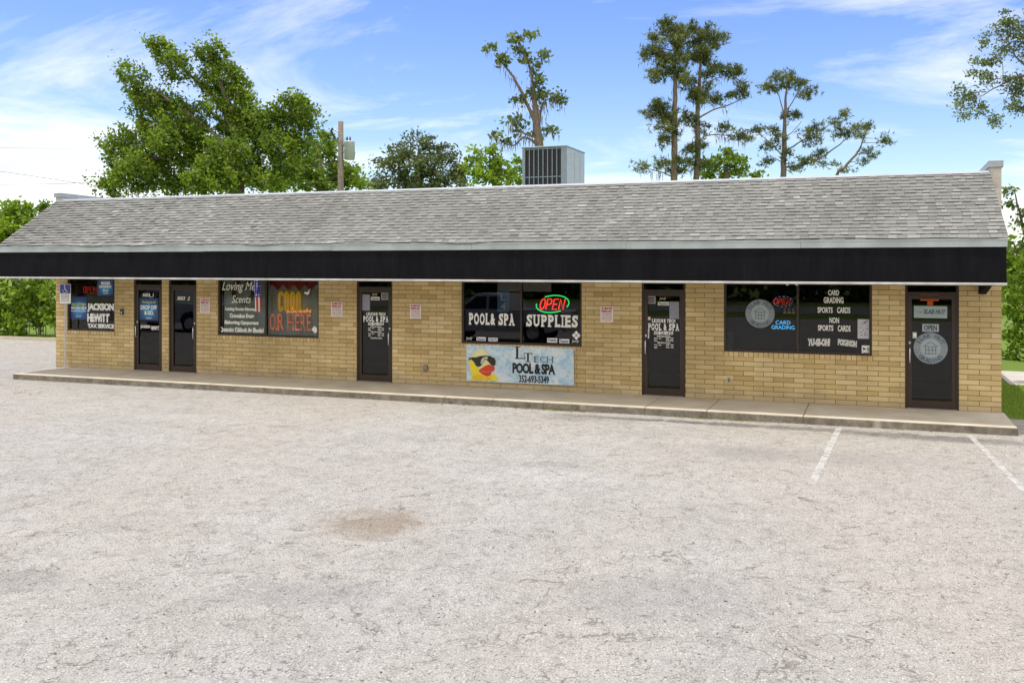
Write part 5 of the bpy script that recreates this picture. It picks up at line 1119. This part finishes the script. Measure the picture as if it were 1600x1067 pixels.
# oak at right whose bough enters the top corner
OT = 24.0
tree('oak_tree', 'oak bough of small dark leaves reaching in at the top right corner', 'tree', 1790, OT, [(1790, 380, .45), (1780, 260, .38), (1760, 160, .28), (1740, 80, .16)],
     [(1575, 30, 15, 14), (1592, 50, 16, 20), (1560, 48, 13, 12), (1545, 62, 14, 12), (1575, 70, 18, 14), (1598, 85, 12, 16), (1540, 95, 18, 13), (1530, 112, 14, 12), (1552, 120, 14, 10), (1510, 140, 12, 12), (1502, 158, 9, 12), (1508, 180, 11, 11), (1525, 155, 14, 12), (1540, 170, 12, 12), (1548, 188, 10, 9), (1575, 130, 14, 10), (1590, 145, 14, 10), (1578, 165, 9, 9), (1592, 172, 8, 8), (1620, 60, 30, 50), (1650, 120, 40, 40), (1680, 40, 50, 60), (1610, 130, 22, 20), (1720, 0, 70, 70), (1830, 30, 90, 80), (1760, -60, 90, 60)],
     (LM_o, BK), 41, leaf=.043, dens=1.5, clump=.21, per=52, deep=1.2, twig=.6,
     limbs=[[(1760, 160, .22), (1690, 135, .12), (1640, 120, .07), (1600, 118, .045), (1560, 135, .03), (1535, 150, .015)], [(1640, 120, .06), (1600, 100, .04), (1575, 70, .02)], [(1600, 118, .03), (1580, 140, .02), (1568, 160, .01)]])
# broadleaf trees past the right end of the building
tree('broadleaf_tree', 'bright leafy tree past the right end of the brick wall', 'tree', 1660, 30, [(1650, 560, .2), (1645, 500, .18), (1640, 450, .12), (1635, 400, .05)],
     [(1600, 470, 26, 26), (1592, 505, 24, 26), (1598, 545, 24, 24), (1590, 570, 18, 14), (1615, 440, 26, 26), (1640, 500, 40, 50), (1605, 415, 22, 20), (1640, 430, 40, 30), (1625, 560, 30, 24), (1586, 445, 14, 18), (1580, 530, 12, 26), (1584, 488, 14, 20)], (LM_c, BK), 42, leaf=.08, clump=.3, per=44, deep=.6)
tree('broadleaf_tree', 'sparse small tree rising beside the right parapet', 'tree', 1640, 32, [(1630, 470, .12), (1610, 400, .08), (1595, 340, .05), (1585, 300, .02)],
     [(1574, 300, 6, 8), (1578, 318, 6, 6), (1596, 335, 8, 8), (1590, 350, 8, 7), (1600, 375, 14, 14), (1606, 395, 14, 14), (1615, 340, 12, 12), (1590, 390, 10, 10)], (LM_o, BK), 43, leaf=.085, dens=.5, clump=.26, per=14)
# left small trees and hedge
tree('broadleaf_tree', 'small yellow-green tree past the sloping left end of the roof', 'tree', 25, 50, [(25, 420, .16), (25, 370, .12), (24, 335, .06)],
     [(22, 322, 20, 12), (38, 335, 22, 14), (10, 342, 22, 16), (30, 355, 34, 16), (5, 365, 22, 18), (50, 345, 14, 10), (0, 390, 30, 24), (30, 385, 34, 24), (-30, 370, 30, 34)], (LM_c, BK), 44, leaf=.15, clump=.45, per=34)
tree('broadleaf_tree', 'small dark treetop peeping over the left roof slope', 'tree', 70, 58, [(70, 380, .1), (69, 340, .08), (69, 325, .04)], [(69, 320, 6, 6), (66, 332, 7, 8), (74, 330, 6, 6), (68, 352, 12, 14)], (LM_a, BK), 45, leaf=.14, clump=.4)
HL = ['tall bright green shrub at the far left edge beyond the lot', 'tall green shrub second from the left edge beyond the lot', 'leafy green shrub in the middle of the far left hedge', 'green shrub of the far hedge next to the brick wall corner', 'green shrub of the far hedge largely hidden by the building corner']
for i, (px, yl) in enumerate(((-14, 445), (12, 442), (38, 445), (63, 440), (92, 442))):
    tree('tall_shrub', HL[i], 'shrub', px, 39 + (i % 2)*1.2, [(px, 520, .05), (px-1, 490, .04), (px+1, 465, .02)],
         [(px-6, yl+14, 15, 16), (px+7, yl+6, 14, 14), (px, yl+30, 18, 18), (px-8, yl+48, 15, 16), (px+8, yl+48, 15, 16), (px, yl+66, 17, 14), (px+3, yl-20, 16, 18), (px-9, yl-40, 14, 18)], ((LM_c, LM_a)[i % 2], BK), 50+i, leaf=.10, clump=.28, per=30, group='shrubs of the hedge beyond the lot',
         limbs=[[(px+dx, 531, .03), (px+dx*1.2, 500, .025), (px+dx*1.5, 470, .01)] for dx in (-6, -3, 4, 7)])
# yellow-green low growth at the foot of the hedge + weeds, as stuff
rs = np.random.RandomState(77)
def blades(name, pts, hgt, wid, mat, parent=None, kindtag=True):
    n = len(pts); an = rs.uniform(0, 6.28, n); dx = np.stack([np.cos(an), np.sin(an), np.zeros(n)], 1)*wid; h = hgt*rs.uniform(.4, 1.3, (n, 1)); lean = rs.normal(size=(n, 3))*np.array([.35, .35, 0])*h; v = np.empty((n, 3, 3))
    v[:, 0] = pts-dx; v[:, 1] = pts+dx; v[:, 2] = pts+lean+np.concatenate([np.zeros((n, 2)), h], 1); o = fastmesh(name, v.reshape(-1, 3), 3, rs.uniform(0, 1, n), mat, None, (0, 0, 0)); o.parent = None; return o
n = 9000; pts = np.stack([rs.uniform(-26, -1, n), rs.uniform(8.2, 9.6, n), np.zeros(n)], 1); tag(blades('grass', pts, .14, .012, LM_c), 'strip of rough grass in front of the far left hedge', 'grass', kind='stuff')
n = 16000; pts = np.stack([rs.uniform(23.9, 31, n), rs.uniform(.35, 6.2, n), np.full(n, -.01)], 1); tag(blades('grass', pts, .07, .008, LM_c), 'lawn grass beside right end of the building', 'grass', kind='stuff')
def weed_pts(px, n, sp): g = W(px, 620, -1.79); return np.stack([g.x + rs.normal(size=n)*sp, np.full(n, -1.80) - np.abs(rs.normal(size=n))*.04, np.zeros(n)], 1)
tag(blades('weeds', np.concatenate([weed_pts(868, 260, .5), weed_pts(1098, 90, .12), weed_pts(1150, 110, .25), weed_pts(1060, 50, .5), weed_pts(700, 60, .8)]), .055, .006, leaf_mat('weed', (.12, .14, .03), (.36, .34, .10), .2)), 'sparse dry weeds growing along the foot of the kerb', 'weeds', kind='stuff')
# loose debris
rng = random.Random(9); deb = MB()
for k in range(150):
    py = rng.uniform(650, 1060); px = rng.uniform(0, 1600); g = G(px, py); r = rng.uniform(.006, .018)
    if g.y > -1.9: continue
    deb.t = rng.random(); a = rng.uniform(0, 3)
    deb.add([(g.x+r*math.cos(a+k_*1.57)*rng.uniform(.6, 1.3), g.y+r*math.sin(a+k_*1.57)*.8, .001) for k_ in range(4)] + [(g.x, g.y, r*.7)], [(0,1,4), (1,2,4), (2,3,4), (3,0,4)])
tag(deb.build('gravel_crumbs', simple('crumb', (.11, .09, .07), .9, var=.4)), 'scattered dark crumbs of grit on the pale asphalt', 'gravel', kind='stuff')
rng = random.Random(19); lit = MB()
for k in range(90):
    x = W(rng.choice((870, 900, 1060, 1098, 1150, 1200, 480, 760, 1400)), 620, -1.79).x + rng.gauss(0, .45); y = -1.80 - abs(rng.gauss(0, .09)); r = rng.uniform(.012, .035); a = rng.uniform(0, 6)
    ca, sa = math.cos(a)*r, math.sin(a)*r; z = rng.uniform(.004, .02)
    lit.add([(x-ca, y-sa, z), (x+sa*.5, y-ca*.5, .004), (x+ca, y+sa, z), (x-sa*.5, y+ca*.5, .006)], [(0, 1, 2, 3)])
tag(lit.build('leaf_litter', simple('dry_leaf', (.26, .15, .06), .9, var=.5, scale=3)), 'dry brown leaves blown against the kerb foot', 'leaves', kind='stuff')
# woods beyond, and across the street behind the viewer (they show in the glass)
def woods(name, x0, x1, y, h, n, seed, label, leaf=.5):
    r2 = np.random.RandomState(seed); nc = n; cx = r2.uniform(x0, x1, nc); top = h*(.75+.25*np.sin(cx*.35+seed)*np.cos(cx*.13)); cz = r2.uniform(0, 1, nc)**.8*top; cy = y + r2.normal(size=nc)*1.6
    c = np.repeat(np.stack([cx, cy, cz], 1), 16, axis=0) + r2.normal(size=(nc*16, 3))*np.array([.9, .7, .6]); v = leafquads(r2, c, leaf); tn = np.clip(np.repeat(r2.uniform(0, 1, nc), 16)+r2.normal(size=nc*16)*.12, 0, 1)
    o = fastmesh(name, v, 4, tn, LM_o if 'opposite' in label else LM_a, None, (0, 0, 0)); return tag(o, label, 'woods', kind='stuff')
woods('woods', -70, 60, 68, 6.5, 1600, 3, 'low distant band of green woods beyond the building')
woods('woods', -70, 90, -62, 13, 3200, 5, 'opposite treeline across the street, seen mirrored in dark glass', .6)
